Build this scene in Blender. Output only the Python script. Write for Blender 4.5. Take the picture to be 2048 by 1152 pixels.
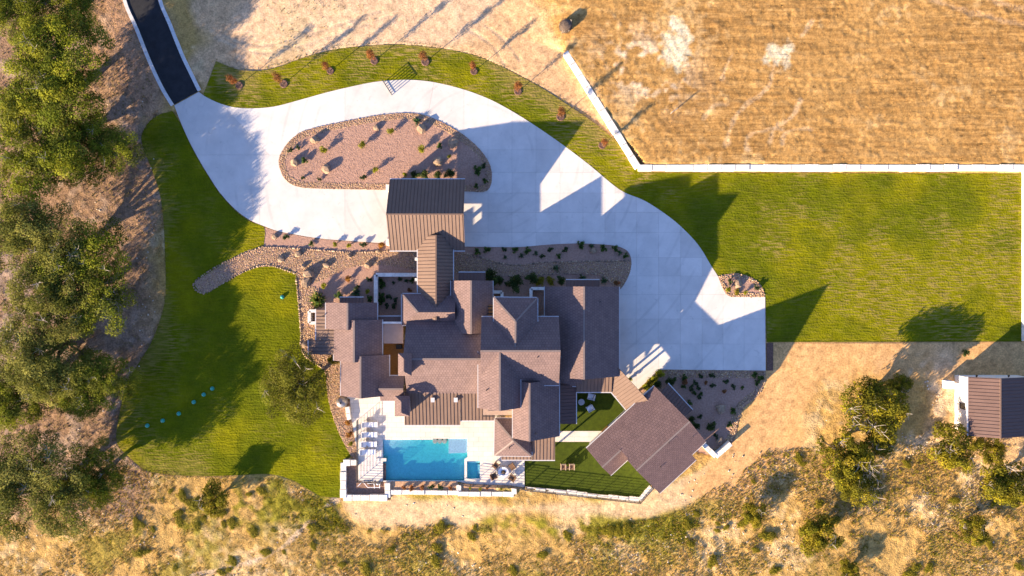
import bpy, math, random
import numpy as np
from mathutils import Vector, Matrix
from mathutils.geometry import delaunay_2d_cdt, tessellate_polygon

for o in list(bpy.data.objects): bpy.data.objects.remove(o)
SC = bpy.context.scene
COL = SC.collection
random.seed(7); RNG = np.random.default_rng(11)

# ------------------------------------------------------------------ camera, sky, sun, exposure
S, H = 16.0, 86.0                      # photo pixels per metre on the ground, camera height
cam = bpy.data.cameras.new('camera'); camo = bpy.data.objects.new('camera', cam); COL.objects.link(camo)
camo.location = (0, 0, H); cam.sensor_width = 36; cam.lens = 36 * H / 128.0
cam.clip_end = 3000; SC.camera = camo
EL, AZ = math.radians(15.7), math.radians(39.5)      # shadows run to the upper right
sun_vec = Vector((-math.cos(AZ) * math.cos(EL), -math.sin(AZ) * math.cos(EL), math.sin(EL)))
world = bpy.data.worlds.new('World'); SC.world = world; world.use_nodes = True
wn = world.node_tree; bg = wn.nodes['Background']
sky = wn.nodes.new('ShaderNodeTexSky'); sky.sky_type = 'NISHITA'; sky.sun_disc = False
sky.sun_elevation = EL; sky.sun_rotation = math.atan2(sun_vec.x, sun_vec.y)
sky.air_density = 1.0; sky.dust_density = 0.6; sky.ozone_density = 1.6
tint = wn.nodes.new('ShaderNodeMix'); tint.data_type = 'RGBA'; tint.blend_type = 'MULTIPLY'; tint.inputs[0].default_value = 1.0
tint.inputs[7].default_value = (0.80, 0.89, 1.30, 1)       # even cool balance of the whole sky
wn.links.new(sky.outputs[0], tint.inputs[6]); wn.links.new(tint.outputs[2], bg.inputs[0]); bg.inputs[1].default_value = 0.08
sl = bpy.data.lights.new('sun', 'SUN'); sl.energy = 5.0; sl.angle = math.radians(0.5); sl.color = (1.0, 0.80, 0.56)
so = bpy.data.objects.new('sun', sl); COL.objects.link(so)
so.rotation_euler = (-sun_vec).to_track_quat('-Z', 'Y').to_euler()
SC.view_settings.view_transform = 'Standard'; SC.view_settings.look = 'None'
SC.view_settings.gamma = 1.0; SC.view_settings.exposure = 2.0

# ------------------------------------------------------------------ helpers
def P(px, py, h=0.0):
    k = (1 - h / H) / S
    return Vector(((px - 1024) * k, (576 - py) * k, h))

def X(px, h=0.0): return (px - 1024) / S * (1 - h / H)
def Y(py, h=0.0): return (576 - py) / S * (1 - h / H)

MATS = {}
def mat(name, col, rough=0.8, var=0.15, nscale=3.0, bump=0.0, bscale=20.0, stretch=None, metal=0.0, spec=0.3, attr=False, trans=0.0, col2=None, lo=0.35, hi=0.65):
    m = bpy.data.materials.new(name); m.use_nodes = True; nt = m.node_tree; N = nt.nodes; L = nt.links
    b = N['Principled BSDF']; b.inputs['Roughness'].default_value = rough; b.inputs['Metallic'].default_value = metal
    b.inputs['Specular IOR Level'].default_value = spec
    tc = N.new('ShaderNodeTexCoord'); vec = tc.outputs['Object']
    if stretch:
        mp = N.new('ShaderNodeMapping'); mp.inputs['Scale'].default_value = stretch
        L.new(vec, mp.inputs[0]); vec = mp.outputs[0]
    nz = N.new('ShaderNodeTexNoise'); nz.inputs['Scale'].default_value = nscale; nz.inputs['Detail'].default_value = 6
    nz.inputs['Roughness'].default_value = 0.65; L.new(vec, nz.inputs['Vector'])
    rp = N.new('ShaderNodeValToRGB'); rp.color_ramp.elements[0].position = lo; rp.color_ramp.elements[1].position = hi
    L.new(nz.outputs[0], rp.inputs[0])
    if attr:
        at = N.new('ShaderNodeVertexColor'); at.layer_name = 'Col'
        a, c = 1 - var, 1 + var
        rp.color_ramp.elements[0].color = (a, a, a, 1); rp.color_ramp.elements[1].color = (c, c, c, 1)
        mx = N.new('ShaderNodeMix'); mx.data_type = 'RGBA'; mx.blend_type = 'MULTIPLY'; mx.inputs[0].default_value = 1
        L.new(at.outputs[0], mx.inputs[6]); L.new(rp.outputs[0], mx.inputs[7]); cout = mx.outputs[2]
    else:
        c2 = col2 or tuple(min(1, c * (1 + var)) for c in col); c1 = col if col2 else tuple(c * (1 - var) for c in col)
        rp.color_ramp.elements[0].color = (*c1, 1); rp.color_ramp.elements[1].color = (*c2, 1); cout = rp.outputs[0]
    L.new(cout, b.inputs['Base Color'])
    if bump:
        n2 = N.new('ShaderNodeTexNoise'); n2.inputs['Scale'].default_value = bscale; n2.inputs['Detail'].default_value = 5
        L.new(vec, n2.inputs['Vector'])
        bp = N.new('ShaderNodeBump'); bp.inputs['Strength'].default_value = 1.0; bp.inputs['Distance'].default_value = bump
        L.new(n2.outputs[0], bp.inputs['Height']); L.new(bp.outputs[0], b.inputs['Normal'])
    if trans:
        tr = N.new('ShaderNodeBsdfTranslucent'); L.new(cout, tr.inputs[0])
        ms = N.new('ShaderNodeMixShader'); ms.inputs[0].default_value = trans
        L.new(b.outputs[0], ms.inputs[1]); L.new(tr.outputs[0], ms.inputs[2]); L.new(ms.outputs[0], N['Material Output'].inputs[0])
    MATS[name] = m
    return m

def soil_bump():
    nt = MATS['soil'].node_tree; bp = [n for n in nt.nodes if n.type == 'BUMP'][0]
    a = nt.nodes.new('ShaderNodeAttribute'); a.attribute_name = 'Rgh'; m = nt.nodes.new('ShaderNodeMath'); m.operation = 'MULTIPLY'; m.inputs[1].default_value = .085
    nt.links.new(a.outputs['Fac'], m.inputs[0]); nt.links.new(m.outputs[0], bp.inputs['Distance'])
    # fine parallel mowing streaks where the soil is field
    N, L = nt.nodes, nt.links; b = N['Principled BSDF']; src = b.inputs['Base Color'].links[0].from_socket
    f = N.new('ShaderNodeAttribute'); f.attribute_name = 'Field'; tc = N.new('ShaderNodeTexCoord')
    mp = N.new('ShaderNodeMapping'); mp.inputs['Rotation'].default_value = (0, 0, .10); mp.inputs['Scale'].default_value = (.22, 3.4, 1); L.new(tc.outputs['Object'], mp.inputs[0])
    nz = N.new('ShaderNodeTexNoise'); nz.inputs['Scale'].default_value = .85; nz.inputs['Detail'].default_value = 4; nz.inputs['Roughness'].default_value = .7; nz.inputs['Distortion'].default_value = .5; L.new(mp.outputs[0], nz.inputs['Vector'])
    rp = N.new('ShaderNodeValToRGB'); rp.color_ramp.elements[0].position = .36; rp.color_ramp.elements[1].position = .62; rp.color_ramp.elements[0].color = (.52, .47, .42, 1); rp.color_ramp.elements[1].color = (1.14, 1.12, 1.1, 1); L.new(nz.outputs[0], rp.inputs[0])
    mx = N.new('ShaderNodeMix'); mx.data_type = 'RGBA'; mx.blend_type = 'MULTIPLY'; L.new(f.outputs['Fac'], mx.inputs[0]); L.new(src, mx.inputs[6]); L.new(rp.outputs[0], mx.inputs[7]); L.new(mx.outputs[2], b.inputs['Base Color'])

def tile_mat(name, col, dark):
    m = bpy.data.materials.new(name); m.use_nodes = True; nt = m.node_tree; N = nt.nodes; L = nt.links
    b = N['Principled BSDF']; b.inputs['Roughness'].default_value = 0.9; b.inputs['Specular IOR Level'].default_value = 0.06
    uv = N.new('ShaderNodeUVMap'); uv.uv_map = 'UVMap'
    br = N.new('ShaderNodeTexBrick'); br.offset = 0.5
    br.inputs['Scale'].default_value = 1.0; br.inputs['Brick Width'].default_value = 0.33; br.inputs['Row Height'].default_value = 0.34
    br.inputs['Mortar Size'].default_value = 0.014; br.inputs['Mortar Smooth'].default_value = 0.3; br.inputs['Bias'].default_value = 0.0
    br.inputs['Color1'].default_value = (*[c * 0.92 for c in col], 1); br.inputs['Color2'].default_value = (*[c * 1.08 for c in col], 1)
    br.inputs['Mortar'].default_value = (*dark, 1); L.new(uv.outputs[0], br.inputs['Vector'])
    tc = N.new('ShaderNodeTexCoord'); nz = N.new('ShaderNodeTexNoise'); nz.inputs['Scale'].default_value = 0.9; nz.inputs['Detail'].default_value = 7
    L.new(tc.outputs['Object'], nz.inputs['Vector'])
    rp = N.new('ShaderNodeValToRGB'); rp.color_ramp.elements[0].color = (.92, .92, .93, 1); rp.color_ramp.elements[1].color = (1.06, 1.05, 1.04, 1)
    rp.color_ramp.elements[0].position = .35; rp.color_ramp.elements[1].position = .65
    L.new(nz.outputs[0], rp.inputs[0])
    mx = N.new('ShaderNodeMix'); mx.data_type = 'RGBA'; mx.blend_type = 'MULTIPLY'; mx.inputs[0].default_value = 1
    L.new(br.outputs[0], mx.inputs[6]); L.new(rp.outputs[0], mx.inputs[7]); L.new(mx.outputs[2], b.inputs['Base Color'])
    bp = N.new('ShaderNodeBump'); bp.inputs['Distance'].default_value = 0.02; bp.invert = True
    L.new(br.outputs['Fac'], bp.inputs['Height']); L.new(bp.outputs[0], b.inputs['Normal'])
    MATS[name] = m
    return m

def fast_mesh(name, V, F, cols=None, smooth=False, uvs=None):
    V = np.asarray(V, dtype=np.float32); me = bpy.data.meshes.new(name)
    if isinstance(F, np.ndarray):
        k = F.shape[1]; n = len(F)
        me.vertices.add(len(V)); me.vertices.foreach_set('co', V.ravel())
        me.loops.add(n * k); me.loops.foreach_set('vertex_index', F.astype(np.int32).ravel())
        me.polygons.add(n); me.polygons.foreach_set('loop_start', np.arange(0, n * k, k, dtype=np.int32))
        me.update(calc_edges=True)
    else:
        me.from_pydata([tuple(map(float, v)) for v in V], [], F)
    if smooth: me.polygons.foreach_set('use_smooth', np.ones(len(me.polygons), dtype=bool))
    if cols is not None:
        ca = me.color_attributes.new('Col', 'FLOAT_COLOR', 'POINT')
        c4 = np.ones((len(V), 4), dtype=np.float32); c4[:, :3] = cols; ca.data.foreach_set('color', c4.ravel())
    if uvs is not None:
        ul = me.uv_layers.new(name='UVMap'); ul.data.foreach_set('uv', np.asarray(uvs, dtype=np.float32).ravel())
    me.validate(); me.update()
    return me

WL = {}
def wl(o): return WL.get(o.name, Vector((0, 0, 0))) if o else Vector((0, 0, 0))
def tag(o, label=None, cat=None, group=None, kind=None):
    if label: o['label'] = label
    if cat: o['category'] = cat
    if group: o['group'] = group
    if kind: o['kind'] = kind
    return o
def link(name, me, m=None, parent=None):
    o = bpy.data.objects.new(name, me); COL.objects.link(o)
    if m is not None and not me.materials: me.materials.append(MATS[m] if isinstance(m, str) else m)
    if parent: o.parent = parent; WL[o.name] = wl(parent)
    return o
def mk(name, V, F, m, parent=None, **kw):
    off = np.array(wl(parent), dtype=np.float64)
    return link(name, fast_mesh(name, np.asarray([tuple(v) for v in V], dtype=np.float64) - off, F, **kw), m, parent)
def thing(name, label, cat, loc=(0, 0, 0), group=None):
    o = bpy.data.objects.new(name, None); COL.objects.link(o); o.location = loc; o.empty_display_size = .2
    WL[o.name] = Vector(loc); return tag(o, label, cat, group)
def spawn(proto, name, label, cat, loc, rz=0.0, sc=1.0, group=None):
    """a new thing whose parts share the prototype's mesh data; proto: list of (part name, mesh, [sub-parts])"""
    t = thing(name, label, cat, loc, group); t.rotation_euler = (0, 0, rz)
    t.scale = sc if isinstance(sc, (tuple, list)) else (sc, sc, sc)
    for pn, me, subs in proto:
        o = link(pn, me, None, t)
        if pn == 'dead_twigs': o['kind'] = 'stuff'
        for sn, sme in subs: link(sn, sme, None, o)
    return t

class MB:
    """collects simple solids into one mesh"""
    def __init__(s): s.V = []; s.F = []
    def add(s, V, F):
        n = len(s.V); s.V += [Vector(v) for v in V]; s.F += [tuple(i + n for i in f) for f in F]; return s
    def box(s, c, d, rz=0.0, M=None):
        V = [Vector((x * d[0] / 2, y * d[1] / 2, z * d[2] / 2)) for z in (-1, 1) for y in (-1, 1) for x in (-1, 1)]
        R = M or Matrix.Rotation(rz, 3, 'Z')
        return s.add([R @ v + Vector(c) for v in V], [(0, 2, 3, 1), (4, 5, 7, 6), (0, 1, 5, 4), (2, 6, 7, 3), (0, 4, 6, 2), (1, 3, 7, 5)])
    def bar(s, a, b, w, h=None, up=(0, 0, 1)):
        a, b = Vector(a), Vector(b); d = b - a; L = d.length
        if L < 1e-6: return s
        d.normalize(); u = Vector(up)
        if abs(d.dot(u)) > .98: u = Vector((0, 1, 0))
        y = u.cross(d).normalized(); z = d.cross(y)
        M = Matrix((d, y, z)).transposed()
        return s.box((a + b) / 2, (L, w, h or w), M=M)
    def tube(s, pts, rad, n=6, cap=True):
        pts = [Vector(p) for p in pts]; rings = []
        for i, p in enumerate(pts):
            d = (pts[min(i + 1, len(pts) - 1)] - pts[max(i - 1, 0)]).normalized()
            u = Vector((0, 0, 1)) if abs(d.z) < .95 else Vector((1, 0, 0))
            a = d.cross(u).normalized(); b = d.cross(a); r = rad[i] if isinstance(rad, (list, tuple)) else rad
            rings.append([p + (a * math.cos(2 * math.pi * k / n) + b * math.sin(2 * math.pi * k / n)) * r for k in range(n)])
        V = [v for r in rings for v in r]; F = []
        for i in range(len(pts) - 1):
            for k in range(n): F.append((i * n + k, i * n + (k + 1) % n, (i + 1) * n + (k + 1) % n, (i + 1) * n + k))
        if cap: F.append(tuple(range(n - 1, -1, -1))); F.append(tuple((len(pts) - 1) * n + k for k in range(n)))
        return s.add(V, F)
    def lathe(s, prof, c=(0, 0, 0), n=20):
        V = []; F = []; c = Vector(c)
        for r, z in prof: V += [c + Vector((r * math.cos(2 * math.pi * k / n), r * math.sin(2 * math.pi * k / n), z)) for k in range(n)]
        for i in range(len(prof) - 1):
            for k in range(n): F.append((i * n + k, i * n + (k + 1) % n, (i + 1) * n + (k + 1) % n, (i + 1) * n + k))
        if prof[0][0] > 1e-4: F.append(tuple(range(n - 1, -1, -1)))
        if prof[-1][0] > 1e-4: F.append(tuple((len(prof) - 1) * n + k for k in range(n)))
        return s.add(V, F)
    def prism(s, poly, z0, z1):
        """poly: list of (x, y); closed solid between z0 and z1"""
        a = sum(poly[i][0] * poly[(i + 1) % len(poly)][1] - poly[(i + 1) % len(poly)][0] * poly[i][1] for i in range(len(poly)))
        if a < 0: poly = poly[::-1]
        n = len(poly); V = [(x, y, z1) for x, y in poly] + [(x, y, z0) for x, y in poly]
        F = [tuple(t) for t in tessellate_polygon([[Vector((x, y, 0)) for x, y in poly]])]
        F = [f if (Vector(V[f[1]]) - Vector(V[f[0]])).cross(Vector(V[f[2]]) - Vector(V[f[0]])).z > 0 else f[::-1] for f in F]
        F += [(i + n, (i + 1) % n + n, (i + 1) % n, i) for i in range(n)]
        return s.add(V, F)
    def hull(s, bot, top):
        n = len(bot); V = list(bot) + list(top)
        F = [tuple(range(n - 1, -1, -1)), tuple(range(n, 2 * n))] + [(i, (i + 1) % n, (i + 1) % n + n, i + n) for i in range(n)]
        return s.add(V, F)
    def mk(s, name, m, parent=None, **kw): return mk(name, s.V, s.F, m, parent, **kw)
    def mesh(s, name, m, **kw):
        me = fast_mesh(name, [tuple(v) for v in s.V], s.F, **kw); me.materials.append(MATS[m]); return me

def inside(pts, poly):
    x, y = pts[:, 0], pts[:, 1]; r = np.zeros(len(pts), bool); n = len(poly)
    for i in range(n):
        x1, y1 = poly[i][0], poly[i][1]; x2, y2 = poly[(i + 1) % n][0], poly[(i + 1) % n][1]
        if y1 == y2: continue
        c = ((y1 > y) != (y2 > y)) & (x < (x2 - x1) * (y - y1) / (y2 - y1) + x1); r ^= c
    return r
def edge_dist(pts, poly, closed=True):
    d = np.full(len(pts), 1e9); n = len(poly)
    for i in range(n if closed else n - 1):
        a = np.array(poly[i][:2], float); b = np.array(poly[(i + 1) % n][:2], float); ab = b - a
        t = np.clip(((pts - a) @ ab) / max(ab @ ab, 1e-9), 0, 1)
        d = np.minimum(d, np.linalg.norm(pts - (a + t[:, None] * ab), axis=1))
    return d
def smooth(pts, n=5, closed=False):
    """Catmull-Rom through pixel points"""
    out = []; m = len(pts)
    for i in range(m if closed else m - 1):
        g = (lambda k: pts[k % m]) if closed else (lambda k: pts[min(max(k, 0), m - 1)])
        p0, p1, p2, p3 = [np.array(g(i + k), float) for k in (-1, 0, 1, 2)]
        for j in range(n):
            t = j / n
            out.append(tuple(.5 * ((2 * p1) + (p2 - p0) * t + (2 * p0 - 5 * p1 + 4 * p2 - p3) * t * t + (3 * p1 - p0 - 3 * p2 + p3) * t ** 3)))
    if not closed: out.append(tuple(pts[-1]))
    return out
def W(poly): return [((x - 1024) / S, (576 - y) / S) for x, y in poly]

# lattice noise fields over the site, sampled anywhere
NX, NY, DX = 900, 560, 0.16
def fld(sx, sy, seed):
    r = np.random.default_rng(seed).standard_normal((NY, NX))
    fx = np.fft.fftfreq(NX, DX)[None, :]; fy = np.fft.fftfreq(NY, DX)[:, None]
    g = np.exp(-2 * (math.pi ** 2) * ((fx * sx) ** 2 + (fy * sy) ** 2))
    a = np.fft.ifft2(np.fft.fft2(r) * g).real; return a / a.std()
def samp(F, pts):
    u = (pts[:, 0] / DX + NX / 2) % NX; v = (pts[:, 1] / DX + NY / 2) % NY
    i = np.floor(u).astype(int); j = np.floor(v).astype(int); a = u - i; b = v - j
    i1 = (i + 1) % NX; j1 = (j + 1) % NY; i %= NX; j %= NY
    return F[j, i] * (1 - a) * (1 - b) + F[j, i1] * a * (1 - b) + F[j1, i] * (1 - a) * b + F[j1, i1] * a * b
F_BIG, F_BIG2, F_MED, F_MED2, F_SM, F_SM2 = fld(5, 5, 1), fld(5, 4, 2), fld(1.4, 1.4, 3), fld(1.2, 1.2, 4), fld(.32, .32, 5), fld(.22, .22, 6)
F_SOD, F_SOD2, F_ROW, F_FINE = fld(.75, .14, 7), fld(.5, .3, 8), fld(1.6, .16, 9), fld(.13, .13, 10)
def sstep(x, a, b):
    t = np.clip((x - a) / (b - a), 0, 1); return t * t * (3 - 2 * t)

# ------------------------------------------------------------------ materials
mat('soil', (1, 1, 1), .95, .28, 4.5, .10, 6.5, attr=True, spec=.05)
soil_bump()
def lawn_mat():
    m = bpy.data.materials.new('lawn'); m.use_nodes = True; nt = m.node_tree; N = nt.nodes; L = nt.links
    b = N['Principled BSDF']; b.inputs['Roughness'].default_value = .95; b.inputs['Specular IOR Level'].default_value = .03
    tc = N.new('ShaderNodeTexCoord'); mp = N.new('ShaderNodeMapping'); mp.inputs['Scale'].default_value = (.45, 3.3, 1); L.new(tc.outputs['Object'], mp.inputs[0])
    def noise(sc, src, det=4):
        n = N.new('ShaderNodeTexNoise'); n.inputs['Scale'].default_value = sc; n.inputs['Detail'].default_value = det; L.new(src, n.inputs['Vector']); return n.outputs[0]
    a, c, d = noise(1.5, mp.outputs[0], 3), noise(4.2, tc.outputs['Object']), noise(1.1, tc.outputs['Object'], 6)
    def math_(op, x, y):
        n = N.new('ShaderNodeMath'); n.operation = op
        for k, v in enumerate((x, y)):
            if isinstance(v, (int, float)): n.inputs[k].default_value = v
            else: L.new(v, n.inputs[k])
        return n.outputs[0]
    bp = N.new('ShaderNodeBump'); bp.inputs['Distance'].default_value = .13
    L.new(math_('ADD', math_('MULTIPLY', a, .6), math_('MULTIPLY', c, .55)), bp.inputs['Height']); L.new(bp.outputs[0], b.inputs['Normal'])
    at = N.new('ShaderNodeVertexColor'); at.layer_name = 'Col'; dr = N.new('ShaderNodeAttribute'); dr.attribute_name = 'Dry'
    rp = N.new('ShaderNodeValToRGB'); rp.color_ramp.elements[0].position = .3; rp.color_ramp.elements[1].position = .7; rp.color_ramp.elements[0].color = (.72, .74, .7, 1); rp.color_ramp.elements[1].color = (1.22, 1.18, 1.1, 1)
    L.new(math_('ADD', math_('MULTIPLY', c, .6), math_('MULTIPLY', d, .4)), rp.inputs[0])
    mx = N.new('ShaderNodeMix'); mx.data_type = 'RGBA'; mx.blend_type = 'MULTIPLY'; mx.inputs[0].default_value = 1; L.new(at.outputs[0], mx.inputs[6]); L.new(rp.outputs[0], mx.inputs[7])
    ln = N.new('ShaderNodeMapRange'); ln.inputs[1].default_value = .47; ln.inputs[2].default_value = .60; L.new(a, ln.inputs[0])
    m2 = N.new('ShaderNodeMix'); m2.data_type = 'RGBA'; m2.inputs[7].default_value = (.27, .19, .06, 1)
    L.new(math_('MULTIPLY', ln.outputs[0], dr.outputs['Fac']), m2.inputs[0]); L.new(mx.outputs[2], m2.inputs[6]); L.new(m2.outputs[2], b.inputs['Base Color']); MATS['lawn'] = m
lawn_mat()
mat('turf', (.045, .062, .003), .9, .2, 2.0, .012, 40, spec=.15)
mat('concrete', (.60, .545, .475), .85, .10, .45, .004, 30, spec=.25, lo=.3, hi=.7)
def concrete_extra():
    nt = MATS['concrete'].node_tree; N = nt.nodes; L = nt.links; b = N['Principled BSDF']; src = b.inputs['Base Color'].links[0].from_socket
    oi = N.new('ShaderNodeObjectInfo'); mr = N.new('ShaderNodeMapRange'); mr.inputs[3].default_value = .91; mr.inputs[4].default_value = 1.04; L.new(oi.outputs['Random'], mr.inputs[0])
    tc = N.new('ShaderNodeTexCoord'); mp = N.new('ShaderNodeMapping'); mp.inputs['Scale'].default_value = (1, 1, 1); L.new(tc.outputs['Object'], mp.inputs[0])
    n1 = N.new('ShaderNodeTexNoise'); n1.inputs['Scale'].default_value = 1.3; n1.inputs['Detail'].default_value = 8; n1.inputs['Roughness'].default_value = .7; n1.inputs['Distortion'].default_value = 1.2; L.new(mp.outputs[0], n1.inputs['Vector'])
    r1 = N.new('ShaderNodeMapRange'); r1.inputs[1].default_value = .60; r1.inputs[2].default_value = .74; r1.inputs[3].default_value = 1.0; r1.inputs[4].default_value = .72; L.new(n1.outputs[0], r1.inputs[0])
    mu = N.new('ShaderNodeMath'); mu.operation = 'MULTIPLY'; L.new(mr.outputs[0], mu.inputs[0]); L.new(r1.outputs[0], mu.inputs[1])
    mo = N.new('ShaderNodeMapping'); mo.inputs['Location'].default_value = (4.0, -16.0, 0); L.new(tc.outputs['Object'], mo.inputs[0])
    wv = N.new('ShaderNodeTexWave'); wv.wave_type = 'RINGS'; wv.rings_direction = 'Z'; wv.inputs['Scale'].default_value = .17; wv.inputs['Distortion'].default_value = 9; wv.inputs['Detail'].default_value = 1; wv.inputs['Detail Scale'].default_value = .12; L.new(mo.outputs[0], wv.inputs['Vector'])
    w1 = N.new('ShaderNodeMapRange'); w1.inputs[1].default_value = .90; w1.inputs[2].default_value = .97; w1.inputs[3].default_value = 0; w1.inputs[4].default_value = 1; L.new(wv.outputs[1], w1.inputs[0])
    n3 = N.new('ShaderNodeTexNoise'); n3.inputs['Scale'].default_value = .16; L.new(tc.outputs['Object'], n3.inputs['Vector'])
    w2 = N.new('ShaderNodeMapRange'); w2.inputs[1].default_value = .45; w2.inputs[2].default_value = .62; w2.inputs[3].default_value = 0; w2.inputs[4].default_value = .10; L.new(n3.outputs[0], w2.inputs[0])
    w3 = N.new('ShaderNodeMath'); w3.operation = 'MULTIPLY'; L.new(w1.outputs[0], w3.inputs[0]); L.new(w2.outputs[0], w3.inputs[1])
    w4 = N.new('ShaderNodeMath'); w4.operation = 'SUBTRACT'; w4.inputs[0].default_value = 1; L.new(w3.outputs[0], w4.inputs[1])
    m5 = N.new('ShaderNodeMath'); m5.operation = 'MULTIPLY'; L.new(mu.outputs[0], m5.inputs[0]); L.new(w4.outputs[0], m5.inputs[1]); mu = m5
    mx = N.new('ShaderNodeMix'); mx.data_type = 'RGBA'; mx.blend_type = 'MULTIPLY'; mx.inputs[0].default_value = 1; L.new(src, mx.inputs[6]); L.new(mu.outputs[0], mx.inputs[7]); L.new(mx.outputs[2], b.inputs['Base Color'])
concrete_extra()
mat('joint_bed', (.22, .2, .18), .95)
mat('deck_stone', (.64, .575, .49), .8, .08, .8, .004, 30, spec=.25)
def paver_lines():
    nt = MATS['deck_stone'].node_tree; N = nt.nodes; L = nt.links; b = N['Principled BSDF']; src = b.inputs['Base Color'].links[0].from_socket
    tc = N.new('ShaderNodeTexCoord'); br = N.new('ShaderNodeTexBrick'); br.inputs['Scale'].default_value = 1; br.inputs['Brick Width'].default_value = 1.2; br.inputs['Row Height'].default_value = .6; br.inputs['Mortar Size'].default_value = .012
    br.inputs['Color1'].default_value = (.93, .93, .92, 1); br.inputs['Color2'].default_value = (1.05, 1.04, 1.03, 1); br.inputs['Mortar'].default_value = (.5, .48, .45, 1); L.new(tc.outputs['Object'], br.inputs['Vector'])
    mx = N.new('ShaderNodeMix'); mx.data_type = 'RGBA'; mx.blend_type = 'MULTIPLY'; mx.inputs[0].default_value = 1; L.new(src, mx.inputs[6]); L.new(br.outputs[0], mx.inputs[7]); L.new(mx.outputs[2], b.inputs['Base Color'])
paver_lines()
mat('kerb', (.55, .53, .5), .85, .08, 2)
mat('asphalt', (.020, .020, .022), .85, .25, 1.2, .01, 40, spec=.25)
mat('limestone', (.68, .62, .53), .9, .14, 1.6, .05, 5, spec=.2)
mat('wall_stucco', (.62, .57, .49), .9, .05, 2, .01, 30)
mat('gravel_pink', (.36, .215, .15), .95, .16, 4, .05, 6, spec=.1)
mat('mulch', (.13, .075, .055), .95, .35, 6, .06, 10, spec=.1)
mat('pit_gravel', (.24, .14, .095), .95, .25, 4, .05, 10, spec=.1)
mat('planter_soil', (.45, .27, .15), .95, .2, 4, .04, 10, spec=.1)
mat('river_rock', (1, 1, 1), .85, .12, 8, attr=True, spec=.25)
mat('boulder', (.27, .185, .115), .9, .35, 1.5, .08, 4)
mat('dark_boulder', (.2, .15, .11), .9, .25, 1.5, .08, 4)
tile_mat('roof_tile', (.174, .120, .107), (.075, .052, .055))
tile_mat('roof_tile_red', (.158, .103, .094), (.07, .048, .05))
mat('roof_metal', (.165, .108, .078), .65, .07, .6, spec=.15, metal=0.0)
mat('roof_metal_dark', (.115, .072, .06), .65, .08, .6, spec=.15)
mat('seam_metal', (.10, .06, .045), .6, .05, 1, spec=.3)
mat('gutter_metal', (.55, .52, .5), .4, .05, 1, spec=.5)
mat('flat_roof', (.36, .25, .19), .9, .08, 1.5)
mat('wood', (.36, .17, .05), .7, .25, 2.5, stretch=(1, 8, 1))
mat('glass_dark', (.02, .025, .03), .08, .1, 1, spec=.6)
mat('frame_dark', (.03, .028, .026), .5, .1, 2)
mat('rail_dark', (.03, .03, .032), .5, .1, 2)
mat('white_cloth', (.72, .70, .68), .9, .04, 4)
mat('grey_cloth', (.42, .42, .43), .9, .06, 4)
mat('brown_wicker', (.16, .09, .05), .8, .2, 20)
mat('cushion_tan', (.42, .30, .19), .9, .08, 5)
mat('white_metal', (.7, .7, .7), .5, .04, 3)
mat('steel', (.34, .30, .27), .35, .25, 3, metal=.6)
mat('teal', (.03, .27, .20), .45, .12, 3, spec=.4)
mat('bark', (.10, .07, .05), .95, .3, 6)
mat('bark_pale', (.32, .27, .22), .95, .2, 6)
mat('ash', (.03, .03, .03), .9, .3, 8)
mat('leaf', (1, 1, 1), .75, .12, 6, attr=True, trans=.38, spec=.1)
mat('pool_plaster', (.74, .92, .92), .8, .10, 5)  # mottled tone paints rippled light into the plaster colour
mat('pool_tile', (.03, .16, .30), .4, .2, 6)
mat('stool_stone', (.7, .66, .5), .8, .05, 3)

def water_mat():
    m = bpy.data.materials.new('pool_water'); m.use_nodes = True; N = m.node_tree.nodes; L = m.node_tree.links
    N.remove(N['Principled BSDF'])
    tr = N.new('ShaderNodeBsdfTransparent'); tr.inputs[0].default_value = (1, 1, 1, 1)
    gl = N.new('ShaderNodeBsdfGlossy'); gl.inputs['Roughness'].default_value = .05
    fr = N.new('ShaderNodeFresnel'); fr.inputs[0].default_value = 1.33
    tc = N.new('ShaderNodeTexCoord'); nz = N.new('ShaderNodeTexNoise'); nz.inputs['Scale'].default_value = 4; nz.inputs['Detail'].default_value = 3
    bp = N.new('ShaderNodeBump'); bp.inputs['Distance'].default_value = .06
    L.new(tc.outputs['Object'], nz.inputs[0]); L.new(nz.outputs[0], bp.inputs['Height'])
    L.new(bp.outputs[0], gl.inputs['Normal'])
    mu = N.new('ShaderNodeMath'); mu.operation = 'MULTIPLY'; mu.inputs[1].default_value = .8; L.new(fr.outputs[0], mu.inputs[0])
    ms = N.new('ShaderNodeMixShader'); L.new(mu.outputs[0], ms.inputs[0]); L.new(tr.outputs[0], ms.inputs[1]); L.new(gl.outputs[0], ms.inputs[2])
    L.new(ms.outputs[0], N['Material Output'].inputs[0]); va = N.new('ShaderNodeVolumeAbsorption'); va.inputs['Color'].default_value = (.0, .86, .86, 1); va.inputs['Density'].default_value = .66
    L.new(va.outputs[0], N['Material Output'].inputs['Volume']); MATS['pool_water'] = m
water_mat()

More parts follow.
